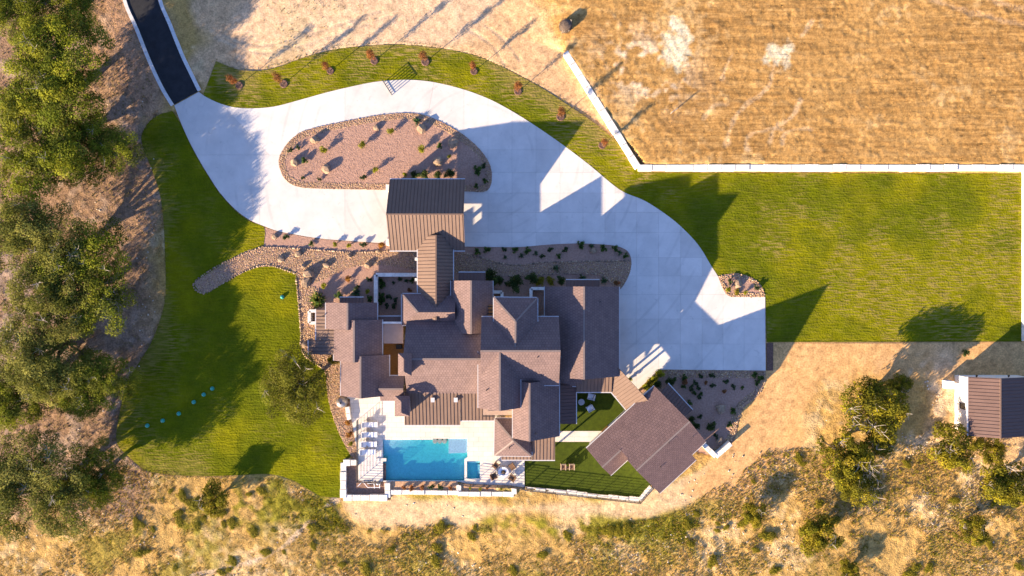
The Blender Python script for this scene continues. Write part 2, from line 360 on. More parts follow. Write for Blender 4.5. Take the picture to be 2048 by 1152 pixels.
# ------------------------------------------------------------------ outlines (photo pixels on the ground plane)
DRIVE_N = smooth([(398, 184), (412, 194), (440, 207), (470, 215), (505, 217), (550, 213), (600, 200), (650, 186), (700, 174), (750, 164), (800, 160), (840, 161), (880, 167), (930, 180), (980, 199), (1030, 226), (1080, 258), (1130, 293), (1180, 331), (1240, 380), (1290, 402), (1340, 435), (1375, 466), (1400, 495), (1420, 528), (1436, 553)], 4)
BED_S = smooth([(1436, 553), (1443, 572), (1452, 588), (1462, 594)], 4)
GARAGE_BED = smooth([(1239, 580), (1247, 571), (1258, 550), (1263, 525), (1258, 506), (1245, 496), (1220, 490), (1160, 487), (1100, 489), (1040, 494), (980, 494), (928, 493)], 4)
DRIVE_W = smooth([(775, 487), (700, 482), (640, 477), (590, 469), (555, 462), (530, 453), (500, 440), (470, 418), (440, 385), (420, 355), (400, 322), (380, 285), (362, 245), (349, 211)], 4)
DRIVE = DRIVE_N + BED_S[1:] + [(1530, 594), (1531, 741), (1335, 739), (1318, 739), (1275, 780), (1225, 745), (1215, 600)] + GARAGE_BED + DRIVE_W
ISLAND = smooth([(558, 318), (563, 346), (576, 364), (602, 375), (660, 378), (770, 380), (930, 383), (965, 384), (979, 376), (984, 355), (980, 330), (965, 305), (940, 280), (915, 262), (885, 245), (850, 231), (820, 226), (780, 228), (730, 235), (680, 245), (630, 256), (600, 266), (575, 287)], 4, True)
LAWN_W = smooth([(345, 222), (362, 249), (380, 288), (400, 325), (420, 358), (440, 388), (470, 421), (500, 443), (529, 456), (527, 492)], 3) + \
    smooth([(490, 503), (450, 525), (415, 548), (389, 566), (408, 586), (440, 570), (470, 552), (505, 537), (545, 533), (575, 538), (592, 548), (596, 570), (598, 620), (602, 660), (605, 705), (622, 722), (648, 738), (655, 790), (665, 830), (680, 870), (702, 912)], 3) + \
    [(684, 925), (681, 996)] + smooth([(640, 992), (610, 975), (585, 960), (540, 948), (480, 950), (400, 952), (330, 948), (290, 940), (265, 920), (243, 900), (233, 880), (235, 850), (245, 800), (255, 770), (275, 730), (300, 690), (320, 640), (331, 590), (330, 500), (326, 430), (318, 380), (300, 330), (285, 290), (284, 268), (300, 242), (322, 228)], 3)
LAWN_N = smooth([(432, 122), (455, 132), (480, 140), (520, 142), (560, 133), (600, 118), (650, 103), (700, 95), (760, 90), (800, 89), (850, 93), (900, 100), (950, 111), (990, 127), (1040, 152), (1090, 180), (1140, 213), (1190, 247), (1240, 290), (1272, 330)], 3) + \
    [(1278, 345), (2043, 347), (2043, 683), (1533, 684), (1531, 594)] + smooth([(1527, 580), (1515, 563), (1495, 552), (1470, 547), (1437, 551)], 3) + DRIVE_N[::-1][2:-3] + [(408, 186)]
STREAM = smooth([(389, 566), (408, 586), (440, 570), (470, 552), (505, 537), (545, 533), (592, 548), (603, 570), (640, 562), (700, 536), (760, 530), (835, 540), (905, 545), (1000, 549), (1060, 553), (1100, 548), (1150, 545), (1195, 549), (1222, 566), (1239, 579), (1258, 550), (1263, 525), (1240, 520), (1150, 523), (1100, 524), (1040, 530), (1000, 525), (960, 514), (928, 506), (835, 502), (775, 500), (700, 505), (650, 502), (600, 497), (545, 497), (527, 493), (490, 503), (450, 525), (415, 548)], 3, True)
FRONT_BED = [(527, 492), (529, 456)] + DRIVE_W[::-1][len(DRIVE_W) - 21:][:0] + smooth([(530, 455), (555, 463), (590, 470), (640, 478), (700, 483), (775, 488)], 3) + [(835, 492), (928, 494)] + GARAGE_BED[::-1][1:] + [(1239, 650), (615, 650), (598, 620), (596, 570), (592, 548), (575, 538), (545, 533), (527, 493)]
ROCK_W = smooth([(596, 572), (630, 575), (640, 610), (640, 700), (690, 720), (690, 790), (703, 805), (706, 840), (716, 900), (716, 918), (702, 912), (680, 870), (665, 830), (655, 790), (648, 738), (622, 722), (605, 705), (602, 660), (598, 620)], 3, True)
SE_BED = [(1335, 740), (1531, 742)] + smooth([(1530, 765), (1518, 790), (1488, 815), (1476, 845), (1468, 880), (1432, 914)], 3) + [(1395, 905), (1290, 790), (1278, 780)]
SMALL_BED = smooth([(1436, 553), (1443, 572), (1452, 588), (1462, 594)], 4) + [(1530, 594)] + smooth([(1527, 580), (1515, 563), (1495, 552), (1470, 547), (1437, 551)], 3)[:-1]
DECK = [(694, 797), (700, 780), (812, 780), (1000, 820), (1000, 900), (1049, 905), (1049, 974), (1022, 971), (942, 969), (918, 963), (766, 963), (717, 961), (715, 905), (704, 842), (700, 797)]
POOL = [(766, 879), (866, 879), (866, 877), (935, 877), (935, 914), (929, 918), (929, 961), (766, 961)]
SPA = [(934, 922), (960, 922), (960, 957), (934, 957)]
TURF_A = [(1112, 775), (1225, 775), (1275, 822), (1210, 862), (1112, 862)]
TURF_B = [(1049, 880), (1118, 883.5), (1200, 883.5), (1310, 960), (1279, 998), (1049, 973)]
PATH = [(1108, 862), (1215, 862), (1200, 883.5), (1108, 883.5)]
SUNK = [(684, 922), (782, 922), (782, 998), (684, 998)]
WALL_LINE = [(1130, 108), (1273, 334), (2150, 334)]
def road_edge(off):
    c = [(282, -140), (283, -60), (286, 0), (308, 55), (331, 116), (353, 164), (372, 197)]; return c
ROAD_L = smooth([(246, -160), (248, -60), (253, 0), (276, 55), (301, 118), (326, 172), (348, 209)], 4)
ROAD_R = smooth([(312, -160), (312, -60), (317, 0), (337, 50), (361, 110), (380, 150), (396, 183)], 4)

# ------------------------------------------------------------------ ground: one sheet with relief and soil zones
def field_up(px, py):
    k = 90 * (1 - sstep(py, 62, 112)); t = px - .633 * (py - 108)
    u = np.clip((t - (1130 - k)) / (6 + 2 * k), 0, 1); return u * u * (3 - 2 * u) * (1 - sstep(py, 331, 333))
def build_ground():
    gx = np.concatenate([-np.geomspace(1400, 76, 14), np.arange(-70.5, 70.51, .18), np.geomspace(76, 1400, 14)])
    gy = np.concatenate([-np.geomspace(1400, 48, 14), np.arange(-42.5, 42.51, .18), np.geomspace(48, 1400, 14)])
    nx, ny = len(gx), len(gy); xx, yy = np.meshgrid(gx, gy); pts = np.c_[xx.ravel(), yy.ravel()]
    px, py = pts[:, 0] * S + 1024, 576 - pts[:, 1] * S
    big, big2, med, med2, sm, sm2 = [samp(f, pts) for f in (F_BIG, F_BIG2, F_MED, F_MED2, F_SM, F_SM2)]
    row = samp(F_ROW, pts); fine = samp(F_FINE, pts)
    C = np.zeros((len(pts), 3)); z = np.zeros(len(pts))
    def blend(col, w):
        nonlocal C
        C = C * (1 - w[:, None]) + np.array(col) * w[:, None]
    wob = 14 * med + 9 * big
    blend((.43, .262, .08), np.ones(len(pts)))                                  # straw everywhere first
    blend((.30, .18, .06), sstep(.6 * sm + .7 * fine + .4 * med, .2, 1.6) * .8)
    blend((.52, .36, .17), sstep(med2 + .5 * sm2, .5, 1.8) * .7)
    # scrub green along the bottom slope
    g = sstep(med + .8 * big2 + .5 * sm, .1, 1.5) * sstep(py, 930, 975) * (1 - sstep(px, 1250, 1500) * .5)
    gb = np.exp(-((px - 500) / 170) ** 2 - ((py - 1015) / 60) ** 2) + .8 * np.exp(-((py - 1045 - .02 * (px - 900)) / 26) ** 2) * sstep(px, 620, 700) * (1 - sstep(px, 1350, 1500))
    blend((.21, .185, .015), np.clip(g * .55 + gb * sstep(sm + med, -.9, .9) * .8, 0, .9))
    # pale track round the pool walls
    tr = edge_dist(np.c_[px, py], smooth([(720, 1010), (800, 1020), (950, 1018), (1100, 1015), (1250, 1012), (1340, 995), (1420, 940), (1490, 900), (1550, 830), (1570, 760)], 4), False)
    blend((.56, .385, .21), (1 - sstep(tr + wob * .5, 12, 36)) * .85)
    tr2 = edge_dist(np.c_[px, py], smooth([(380, 1150), (540, 1110), (630, 1030), (670, 1000)], 4), False)
    blend((.52, .38, .24), (1 - sstep(tr2 + wob * .3, 3, 9)) * .8)
    # orange dirt road on the right
    dr = np.maximum(sstep(px + wob, 1500, 1545) * (1 - sstep(py + wob * .5, 738, 775)) * sstep(py, 640, 688),
                    1 - sstep(edge_dist(np.c_[px, py], smooth([(1570, 720), (1590, 780), (1570, 840), (1520, 890), (1440, 950)], 4), False) + wob, 30, 70))
    blend((.54, .305, .12), dr * .92)
    dw = 1 - sstep(edge_dist(np.c_[px, py], [(1895, 720), (1890, 800), (1880, 850), (2048, 900)], False) + wob * .5, 14, 45)
    blend((.50, .32, .16), dw * .7)
    rk = sstep(med2 + .6 * sm, .3, 1.4) * (1 - sstep(np.hypot(px - 1850, (py - 880) * 1.3), 120, 260))
    blend((.55, .42, .27), rk * .6)
    # woodland floor on the left
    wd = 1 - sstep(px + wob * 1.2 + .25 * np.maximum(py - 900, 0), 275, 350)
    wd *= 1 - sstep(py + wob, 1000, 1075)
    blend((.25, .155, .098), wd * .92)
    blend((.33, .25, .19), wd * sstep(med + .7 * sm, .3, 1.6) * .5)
    blend((.36, .21, .12), (1 - sstep(np.abs(px - (255 + .38 * (py - 100))) + wob * .6, 18, 44)) * (py < 330) * .8)
    # sand north of the drive
    sd = sstep(px + wob, 372, 410) * (1 - sstep(px - .62 * (py - 108) + wob, 1090, 1150)) * (1 - sstep(py, 330, 345))
    blend((.57, .38, .22), sd * .96)
    blend((.50, .30, .14), sd * sstep(edge_dist(np.c_[px, py], [(900, 20), (700, 40), (560, 60)], False) + wob, 55, 100) * .75)
    blend((.44, .33, .17), sd * sstep(med + .6 * sm, .7, 1.8) * .5)
    # the dry field north-east
    fi = sstep(px - .62 * (py - 108) + wob * .7, 1120, 1165) * (1 - sstep(py, 330, 336))
    blend((.415, .232, .072), fi * .95)
    fur = py + .00011 * (px - 1350) ** 2 - .10 * (px - 1350) + 2.5 * med
    blend((.27, .145, .045), fi * sstep(np.sin(2 * math.pi * fur / 10.5) + .7 * fine + .35 * row, .35, 1.5) * .5)
    blend((.52, .32, .12), fi * sstep(np.sin(2 * math.pi * fur / 31) + .6 * sm + .4 * fine, .6, 1.6) * .35)
    blend((.22, .115, .035), fi * sstep(.8 * row + .9 * fine + .2 * med + .35 * np.sin(2 * math.pi * (py + 4 * med + .05 * px) / 6), .3, 2.2) * .5)
    blend((.50, .33, .14), fi * sstep(med2 + .5 * sm2, .7, 1.8) * .55)
    pale = fi * sstep(med + sm2 * .5 + .5, .2, 1.3) * np.exp(-((px - 1290 - (py - 130) * .25) / 75) ** 2 - ((py - 140) / 60) ** 2)
    blend((.62, .49, .32), np.clip(pale * 1.2, 0, .8))
    for cx, cy, rx, ry in ((1350, 96, 30, 36), (1352, 60, 14, 20), (1556, 118, 30, 30), (1570, 98, 16, 16)):
        d = np.hypot((px - cx) / rx, (py - cy) / ry) + .22 * sm + .16 * med + .12 * fine
        blend((.66, .57, .37), fi * (1 - sstep(d, .6, 1.15)) * .95)
    for line in ([(1450, 290), (1470, 230), (1530, 180), (1540, 150), (1545, 120)], [(1490, 300), (1492, 275), (1530, 262), (1560, 262)], [(1535, 285), (1545, 260), (1580, 235), (1595, 205)], [(1560, 290), (1568, 268), (1600, 260), (1618, 262)], [(1405, 240), (1425, 215), (1455, 212)], [(1440, 160), (1450, 135), (1460, 115)], [(1600, 75), (1620, 45)]):
        d = edge_dist(np.c_[px, py], smooth(line, 4), False); w = (1 - sstep(d + 1.5 * sm, 1.5, 6)) * fi
        blend((.56, .39, .21), w * .6); z -= .025 * w
    for line in ([(1800, -20), (1900, 20), (2060, 60)], [(1890, -20), (2060, 30)]):
        d = edge_dist(np.c_[px, py], smooth(line, 4), False); w = (1 - sstep(d + 2 * sm, 2, 8)) * fi
        blend((.46, .31, .17), w * .5); z -= .03 * w
    # tyre tracks on the sand
    for line in ([(940, 60), (985, 90), (1010, 130)], [(970, 50), (1010, 80), (1040, 120)], [(420, 60), (520, 90), (640, 60), (760, 20)], [(430, 75), (530, 105), (660, 72), (780, 30)]):
        d = edge_dist(np.c_[px, py], smooth(line, 4), False); w = (1 - sstep(d + sm, 1, 4)) * sd
        z -= .05 * w; blend((.5, .36, .22), w * .5)
    # relief
    rough = np.clip(1 - .72 * sd - .85 * dr - .6 * fi - .6 * (1 - sstep(tr + wob * .5, 12, 36)), .1, 1)
    z += rough * (.016 * fine + .016 * sm2 + .012 * sm + .03 * med * (1 - fi)) + .05 * big * (1 - fi)
    z += fi * (.006 * row + .012 * fine + .006 * np.sin(2 * math.pi * (py + 6 * med + .06 * px) / 13))
    z += .79 * field_up(px, py)
    far = (np.abs(pts[:, 0]) > 72) | (np.abs(pts[:, 1]) > 44); z[far] *= .3
    pp = np.c_[px, py]
    for poly, dep in ((DRIVE, -.14), (LAWN_W, -.10), (LAWN_N, -.10), (FRONT_BED, -.12), (STREAM, -.12), (ROCK_W, -.12), (SE_BED, -.12), (SUNK, -.3), (DECK, -1.6), (TURF_A, -.12), (TURF_B, -.12), (PATH, -.12), (ROAD_L + ROAD_R[::-1], -.1), ([(625, 630), (1240, 590), (1240, 760), (1225, 790), (1110, 880), (1110, 900), (700, 800), (640, 720)], -.12)):
        ins = inside(pp, poly); z[ins] = dep
        if poly is LAWN_N or poly is LAWN_W:                            # soil rises softly to the sod's edge
            near = ~ins & (edge_dist(pp, poly) < 12); z[near] = np.minimum(z[near], .02 + .004 * sm[near])
    fo = sstep(np.maximum(np.abs(pts[:, 0]) - 66, (np.abs(pts[:, 1]) - 38)), 0, 4.5); blend((.40, .25, .09), fo)
    C = np.clip(C * (1 + .10 * (fine * (1 - fo))[:, None] + .06 * sm2[:, None]), .01, .9)
    idx = np.arange(nx * ny).reshape(ny, nx)
    F = np.c_[idx[:-1, :-1].ravel(), idx[:-1, 1:].ravel(), idx[1:, 1:].ravel(), idx[1:, :-1].ravel()]
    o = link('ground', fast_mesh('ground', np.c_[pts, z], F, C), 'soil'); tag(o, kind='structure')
    o.data.attributes.new('Field', 'FLOAT', 'POINT').data.foreach_set('value', (fi * (1 - fo) * np.clip(.5 + .22 * med + .12 * big, .1, .8)).astype(np.float32))
    at = o.data.attributes.new('Rgh', 'FLOAT', 'POINT'); at.data.foreach_set('value', np.clip(rough, .12, 1).astype(np.float32))
build_ground()

def sheet(name, poly_px, z, m, step=None, relief=None, colour=None, holes=(), kind='structure', parent=None):
    """a surface with the given outline, meshed at `step` metres, relief and colour from numpy functions"""
    poly = W(poly_px); hs = [W(h) for h in holes]
    V2 = [Vector(p) for p in poly]; E = [(i, (i + 1) % len(poly)) for i in range(len(poly))]
    for h in hs:
        n = len(V2); V2 += [Vector(p) for p in h]; E += [(n + i, n + (i + 1) % len(h)) for i in range(len(h))]
    if step:
        a = np.array(poly); gx = np.arange(a[:, 0].min(), a[:, 0].max(), step); gy = np.arange(a[:, 1].min(), a[:, 1].max(), step)
        xx, yy = np.meshgrid(gx, gy); q = np.c_[xx.ravel(), yy.ravel()] + RNG.uniform(-.25, .25, (len(gx) * len(gy), 2)) * step
        q = q[inside(q, poly) & (edge_dist(q, poly) > step * .5)]
        V2 += [Vector(p) for p in q]
    r = delaunay_2d_cdt(V2, E, [], 0, 1e-5); V = np.array([(v.x, v.y) for v in r[0]]); F = np.array(r[2])
    cen = V[F].mean(axis=1); keep = inside(cen, poly)
    for h in hs: keep &= ~inside(cen, h)
    F = F[keep]
    a, b, c = V[F[:, 0]], V[F[:, 1]], V[F[:, 2]]
    cr = (b[:, 0] - a[:, 0]) * (c[:, 1] - a[:, 1]) - (b[:, 1] - a[:, 1]) * (c[:, 0] - a[:, 0])
    F[cr < 0] = F[cr < 0][:, ::-1]
    zz = np.full(len(V), z) + (relief(V) if relief else 0)
    o = link(name, fast_mesh(name, np.c_[V, zz], F, colour(V) if colour else None), m, parent)
    if colour and hasattr(colour, 'dry'): o.data.attributes.new('Dry', 'FLOAT', 'POINT').data.foreach_set('value', colour.dry.astype(np.float32))
    if kind and not parent: tag(o, kind=kind)
    return o

# ------------------------------------------------------------------ lawns and turf
def lawn_relief(V): return .004 * samp(F_SOD, V) + .006 * samp(F_SOD2, V) + .006 * samp(F_SM2, V)
def lawn_colour(edge_px, dryness, edge=.75):
    def f(V):
        big, med, med2, sod, sm = [samp(q, V) for q in (F_BIG2, F_MED, F_MED2, F_SOD, F_SM)]
        C = np.tile(np.array([[.100, .113, .003]]), (len(V), 1))
        w = sstep(med + .6 * big, -.6, 1.6)[:, None] * .85; C = C * (1 - w) + np.array([.172, .162, .003]) * w
        w = sstep(-med2 - .4 * big, .2, 1.8)[:, None] * .5; C = C * (1 - w) + np.array([.065, .085, .004]) * w
        d = edge_dist(V, W(edge_px), False) if edge_px else np.full(len(V), 99.)
        w = np.clip(1 - sstep(d + .7 * med, .1, 1.6), 0, 1)[:, None] * edge * .6; C = C * (1 - w) + np.array([.25, .185, .055]) * w
        f.dry = np.clip((1 - sstep(d + 1.0 * med, .3, 3.5)) * edge + dryness * sstep(med2 + .9 * big, .2, 1.6) + .22 * dryness, 0, .9)
        return C * (1 + .05 * sm[:, None])
    return f
o = sheet('lawn_north', LAWN_N, .03, 'lawn', .21, lawn_relief, lawn_colour(LAWN_N[:57], .5))
o = sheet('lawn_west', LAWN_W, .03, 'lawn', .21, lawn_relief, lawn_colour(LAWN_W[-60:], .15, .35))
sheet('turf_courtyard', TURF_A, .04, 'turf'); sheet('turf_terrace', TURF_B, .04, 'turf')
sheet('path', PATH, .05, 'deck_stone')
LAWN_EDGE = MB()

# ------------------------------------------------------------------ driveway: slabs with recessed joints
def clip(poly, n, d):
    out = []
    for i in range(len(poly)):
        a, b = poly[i], poly[(i + 1) % len(poly)]; fa = a[0] * n[0] + a[1] * n[1] - d; fb = b[0] * n[0] + b[1] * n[1] - d
        if fa >= 0: out.append(a)
        if (fa >= 0) != (fb >= 0):
            t = fa / (fa - fb); out.append((a[0] + (b[0] - a[0]) * t, a[1] + (b[1] - a[1]) * t))
    return out
def area(p): return abs(sum(p[i][0] * p[(i + 1) % len(p)][1] - p[(i + 1) % len(p)][0] * p[i][1] for i in range(len(p)))) / 2
drive = sheet('driveway', DRIVE, -.02, 'joint_bed')
def slabs(poly, cells, parent, z0, z1, m, g=.007):
    for cell in cells:
        q = W(poly)
        for (n, d) in cell:
            q = clip(q, n, d + g)
            if len(q) < 3: break
        if len(q) < 3 or area(q) < .05: continue
        r = [q[0]]
        for p in q[1:]:
            if (p[0] - r[-1][0]) ** 2 + (p[1] - r[-1][1]) ** 2 > 1e-8: r.append(p)
        if len(r) < 3: continue
        MB().prism(r, z0, z1).mk('slab', m, parent)
def hp(a, b):
    """half-plane left of the pixel line a->b (in world axes)"""
    (ax, ay), (bx, by) = W([a, b]); n = Vector((-(by - ay), bx - ax)).normalized(); return (n.x, n.y), n.x * ax + n.y * ay
def neg(h): return (-h[0][0], -h[0][1]), -h[1]
xs = [928, 976, 1024, 1072, 1120, 1166, 1210, 1230, 1273, 1317, 1361, 1404, 1446, 1488, 1540]
ysj = [100, 300, 345, 386, 425, 465, 515, 552, 589, 638, 688, 800]
cells = []
for i in range(len(xs) - 1):
    for j in range(len(ysj) - 1):
        x0, x1 = X(xs[i]), X(xs[i + 1]); y0, y1 = Y(ysj[j + 1]), Y(ysj[j])
        cells.append([((1, 0), x0), ((-1, 0), -x1), ((0, 1), y0), ((0, -1), -y1)])
A = ((-1, 0), -X(928))
l1 = hp((868, 165), (855, 235)); l2 = hp((440, 205), (520, 290)); l3 = hp((600, 378), (600, 460)); l4 = hp((930, 310), (300, 310)); l5 = hp((690, 378), (690, 480)); l6 = hp((690, 60), (690, 260))
# western and northern arms: larger bays cut by a few joints
for top in (True, False):
    hh = l4 if not top else neg(l4)
    for chain in ([l1], [neg(l1), l6], [neg(l1), neg(l6), l2], [neg(l1), neg(l6), neg(l2)]) if top else ([neg(l5) if False else ((1, 0), X(690))], [((-1, 0), -X(690)), ((1, 0), X(520))], [((-1, 0), -X(520))]):
        cells_b = [A, hh] + chain
        cells.append(cells_b)
slabs(DRIVE, cells, drive, -.10, .05, 'concrete')

# ------------------------------------------------------------------ road with kerbs
sheet('road', ROAD_L + ROAD_R[::-1], .01, 'asphalt')
for nm, line, sgn in (('road_kerb', ROAD_L, -1), ('road_kerb', ROAD_R, 1)):
    w = W(line); root = None
    root = thing('road_kerb', 'pale concrete kerb along the %s edge of the asphalt road' % ('left' if sgn < 0 else 'right'), 'kerb', (w[0][0], w[0][1], 0), 'kerbs of the asphalt road')
    pts = [Vector((*p, 0)) for p in w]
    acc = 0
    for a, b in zip(pts[:-1], pts[1:]):
        if a.y > 40: continue
        d = (b - a).normalized(); n = Vector((-d.y, d.x, 0)) * (-sgn) * -1
        n = n if (n.x * sgn > 0) else -n
        q = [a + d * .012, b - d * .012, b - d * .012 + n * .42, a + d * .012 + n * .42]
        MB().prism([(v.x, v.y) for v in q], -.1, .12).mk('kerb_stone', 'kerb', root)

# ------------------------------------------------------------------ beds, rock and gravel
sheet('front_bed', FRONT_BED, .0, 'gravel_pink')
sheet('stream_bed', STREAM, .012, 'gravel_pink'); sheet('side_bed', ROCK_W, .016, 'gravel_pink')
sheet('guest_bed', SE_BED, .0, 'gravel_pink'); sheet('corner_bed', SMALL_BED, .05, 'gravel_pink')
isl = MB().prism(W(ISLAND), -.05, .09).mk('island_bed', 'gravel_pink'); tag(isl, kind='structure')
tag(MB().prism(W([(1533, 686), (1546, 686), (1546, 741), (1533, 741)]), -.1, .04).mk('mulch_bed', 'mulch'), kind='structure')

ICO_V = None
def ico():
    t = (1 + 5 ** .5) / 2
    v = np.array([(-1, t, 0), (1, t, 0), (-1, -t, 0), (1, -t, 0), (0, -1, t), (0, 1, t), (0, -1, -t), (0, 1, -t), (t, 0, -1), (t, 0, 1), (-t, 0, -1), (-t, 0, 1)], float)
    f = np.array([(0, 11, 5), (0, 5, 1), (0, 1, 7), (0, 7, 10), (0, 10, 11), (1, 5, 9), (5, 11, 4), (11, 10, 2), (10, 7, 6), (7, 1, 8), (3, 9, 4), (3, 4, 2), (3, 2, 6), (3, 6, 8), (3, 8, 9), (4, 9, 5), (2, 4, 11), (6, 2, 10), (8, 6, 7), (9, 8, 1)])
    return v / np.linalg.norm(v[0]), f
IV, IF = ico()
ROCK_COLS = np.array([(.38, .24, .12), (.46, .30, .16), (.26, .16, .09), (.42, .24, .11), (.30, .21, .14), (.52, .37, .22), (.20, .13, .08)])
def pebbles(name, pts, size, zbase, label=None, cat=None, parent=None, cols=ROCK_COLS, flat=.6):
    n = len(pts); sz = RNG.uniform(size[0], size[1], n); a = RNG.uniform(0, 6.28, n)
    J = IV[None] * (1 + RNG.uniform(-.25, .25, (n, 12, 1)))
    J[:, :, 0] *= RNG.uniform(.8, 1.4, (n, 1)); J[:, :, 2] *= flat
    ca, sa = np.cos(a)[:, None], np.sin(a)[:, None]
    x = J[:, :, 0] * ca - J[:, :, 1] * sa; y = J[:, :, 0] * sa + J[:, :, 1] * ca
    V = np.stack([x, y, J[:, :, 2]], 2) * sz[:, None, None]
    V[:, :, 0] += pts[:, 0:1]; V[:, :, 1] += pts[:, 1:2]; V[:, :, 2] += zbase + (sz * flat * .45)[:, None]
    F = (IF[None] + 12 * np.arange(n)[:, None, None]).reshape(-1, 3)
    c = cols[RNG.integers(0, len(cols), n)] * RNG.uniform(.75, 1.25, (n, 1)); C = np.repeat(c, 12, axis=0)
    o = link(name, fast_mesh(name, V.reshape(-1, 3), F, C), 'river_rock', parent)
    if not parent: tag(o, label, cat, kind='stuff')
    return o
def scatter_in(poly_px, dens, test=None):
    poly = W(poly_px); a = np.array(poly); lo, hi = a.min(0), a.max(0)
    n = int((hi[0] - lo[0]) * (hi[1] - lo[1]) * dens); q = RNG.uniform(lo, hi, (n, 2)); q = q[inside(q, poly)]
    if test is not None: q = q[test(q)]
    return q
HOUSE_FOOT = [[(652, 606), (754, 606), (754, 640), (805, 640), (805, 588), (835, 588), (835, 500), (906, 500), (906, 562), (985, 562), (985, 600), (1090, 600), (1090, 574), (1238, 574), (1238, 755), (652, 755)]]
def off_house(q): return ~inside(q, W(HOUSE_FOOT[0]))
pebbles('river_rock', scatter_in(STREAM, 130, off_house), (.03, .066), .01, 'brown river rock filling the dry stream bed before the house', 'river rock')
pebbles('river_rock', scatter_in(ROCK_W, 120), (.03, .075), .01, 'brown river rock strip along the west side of the house', 'river rock')
wi = W(ISLAND)
pebbles('border_rock', scatter_in(ISLAND, 120, lambda q: edge_dist(q, wi) < .8), (.03, .065), .09, 'brown river rock border around the island bed', 'river rock')
pebbles('gravel', scatter_in(ISLAND, 40, lambda q: edge_dist(q, wi) > .8), (.015, .042), .09, 'pink crushed gravel covering the island bed', 'gravel', cols=np.array([(.38, .23, .16), (.42, .26, .18), (.33, .2, .14)]))
pebbles('gravel', np.concatenate([scatter_in(FRONT_BED, 14, lambda q: off_house(q) & ~inside(q, W(STREAM))), scatter_in(SE_BED, 14)]), (.015, .04), .0, 'pink crushed gravel in the planting beds beside the buildings', 'gravel', cols=np.array([(.40, .25, .18), (.46, .30, .22), (.33, .2, .15)]))
se_edge = [(1335, 740), (1531, 742)] + smooth([(1530, 765), (1518, 790), (1488, 815), (1476, 845), (1468, 880), (1432, 914)], 3)
pebbles('border_rock', scatter_in(SE_BED, 85, lambda q: edge_dist(q, W(se_edge), False) < .9), (.04, .09), .0, 'brown river rock border around the bed by the guest house', 'river rock')
pebbles('border_rock', scatter_in(SMALL_BED, 60, lambda q: edge_dist(q, W(SMALL_BED)) < .5), (.05, .1), .05, 'small rock edging of the corner bed between drive and lawn', 'river rock')

# ------------------------------------------------------------------ stone walls of separate blocks
def block_wall(name, label, line, width, z0, z1, L=1.5, m='limestone', cat='wall', group=None, jit=.05):
    w = [Vector((*p, 0)) for p in W(line)]; root = thing(name, label, cat, (w[0].x, w[0].y, 0), group)
    for a, b in zip(w[:-1], w[1:]):
        d = b - a; n = max(1, round(d.length / L)); u = d.normalized(); v = Vector((-u.y, u.x, 0))
        for i in range(n):
            p, q = a + d * (i / n) + u * .02, a + d * ((i + 1) / n) - u * .02
            w0 = width / 2 + random.uniform(-jit, jit) * width; w1 = width / 2 + random.uniform(-jit, jit) * width; zt = z1 + random.uniform(-.05, .05)
            bot = [p - v * w0, q - v * w0, q + v * w1, p + v * w1]; bev = .04
            V = [Vector((c.x, c.y, z0)) for c in bot]; T = [Vector((c.x, c.y, zt - bev)) for c in bot]
            cen = sum(bot, Vector()) / 4
            T2 = [Vector((c.x, c.y, zt)) + (cen - c).normalized() * bev for c in bot]
            mb = MB(); mb.add(V + T + T2, [(3, 2, 1, 0)] + [(k, (k + 1) % 4, (k + 1) % 4 + 4, k + 4) for k in range(4)] + [(k + 4, (k + 1) % 4 + 4, (k + 1) % 4 + 8, k + 8) for k in range(4)] + [(8, 9, 10, 11)])
            mb.mk('block', m, root)
    return root
block_wall('retaining_wall', 'long white limestone block wall between lawn and dry field', [(1130, 108), (1275, 337), (2100, 337)], .72, -.1, .82, 1.7)
block_wall('garden_wall', 'short pale wall at the right end of the lawn', [(2046, 343), (2046, 682)], .4, -.1, .5, 1.7)
block_wall('equipment_pit_wall', 'white limestone block wall around the sunken pipe area by the pool', [(717, 924), (688, 924), (688, 994), (776, 994), (776, 964)], .72, -.6, .42, 1.2)
block_wall('planter_wall', 'white limestone block wall below the planter strip under the pool', [(782, 983), (918, 984), (918, 968)], .55, -.5, .35, 1.4)
block_wall('planter_wall', 'white limestone block wall below the planter strip under the fire pit terrace', [(916, 986), (1028, 987), (1028, 974)], .6, -.5, .35, 1.4)
block_wall('terrace_wall', 'white rough stone edging below the turf terrace fence', [(1050, 976), (1278, 999), (1302, 973)], .55, -.5, .22, 1.3, jit=.18)
block_wall('seat_wall', 'short white wall stub beside the metal dome west of the pool deck', [(696, 812), (700, 838)], .5, -.1, .5, 1.0)
block_wall('corner_wall', 'white angled stone wall at the east corner of the guest house', [(1404, 886), (1428, 910), (1458, 884)], .55, -.1, .9, 1.3)
pl = sheet('planter_bed', [(782, 962), (916, 962), (916, 980), (782, 980)], .2, 'planter_soil'); sheet('terrace_planter_bed', [(920, 966), (1026, 971), (1026, 983), (920, 983)], .2, 'planter_soil')
sheet('equipment_pit', [(690, 926), (772, 926), (772, 992), (690, 992)], .02, 'pit_gravel')

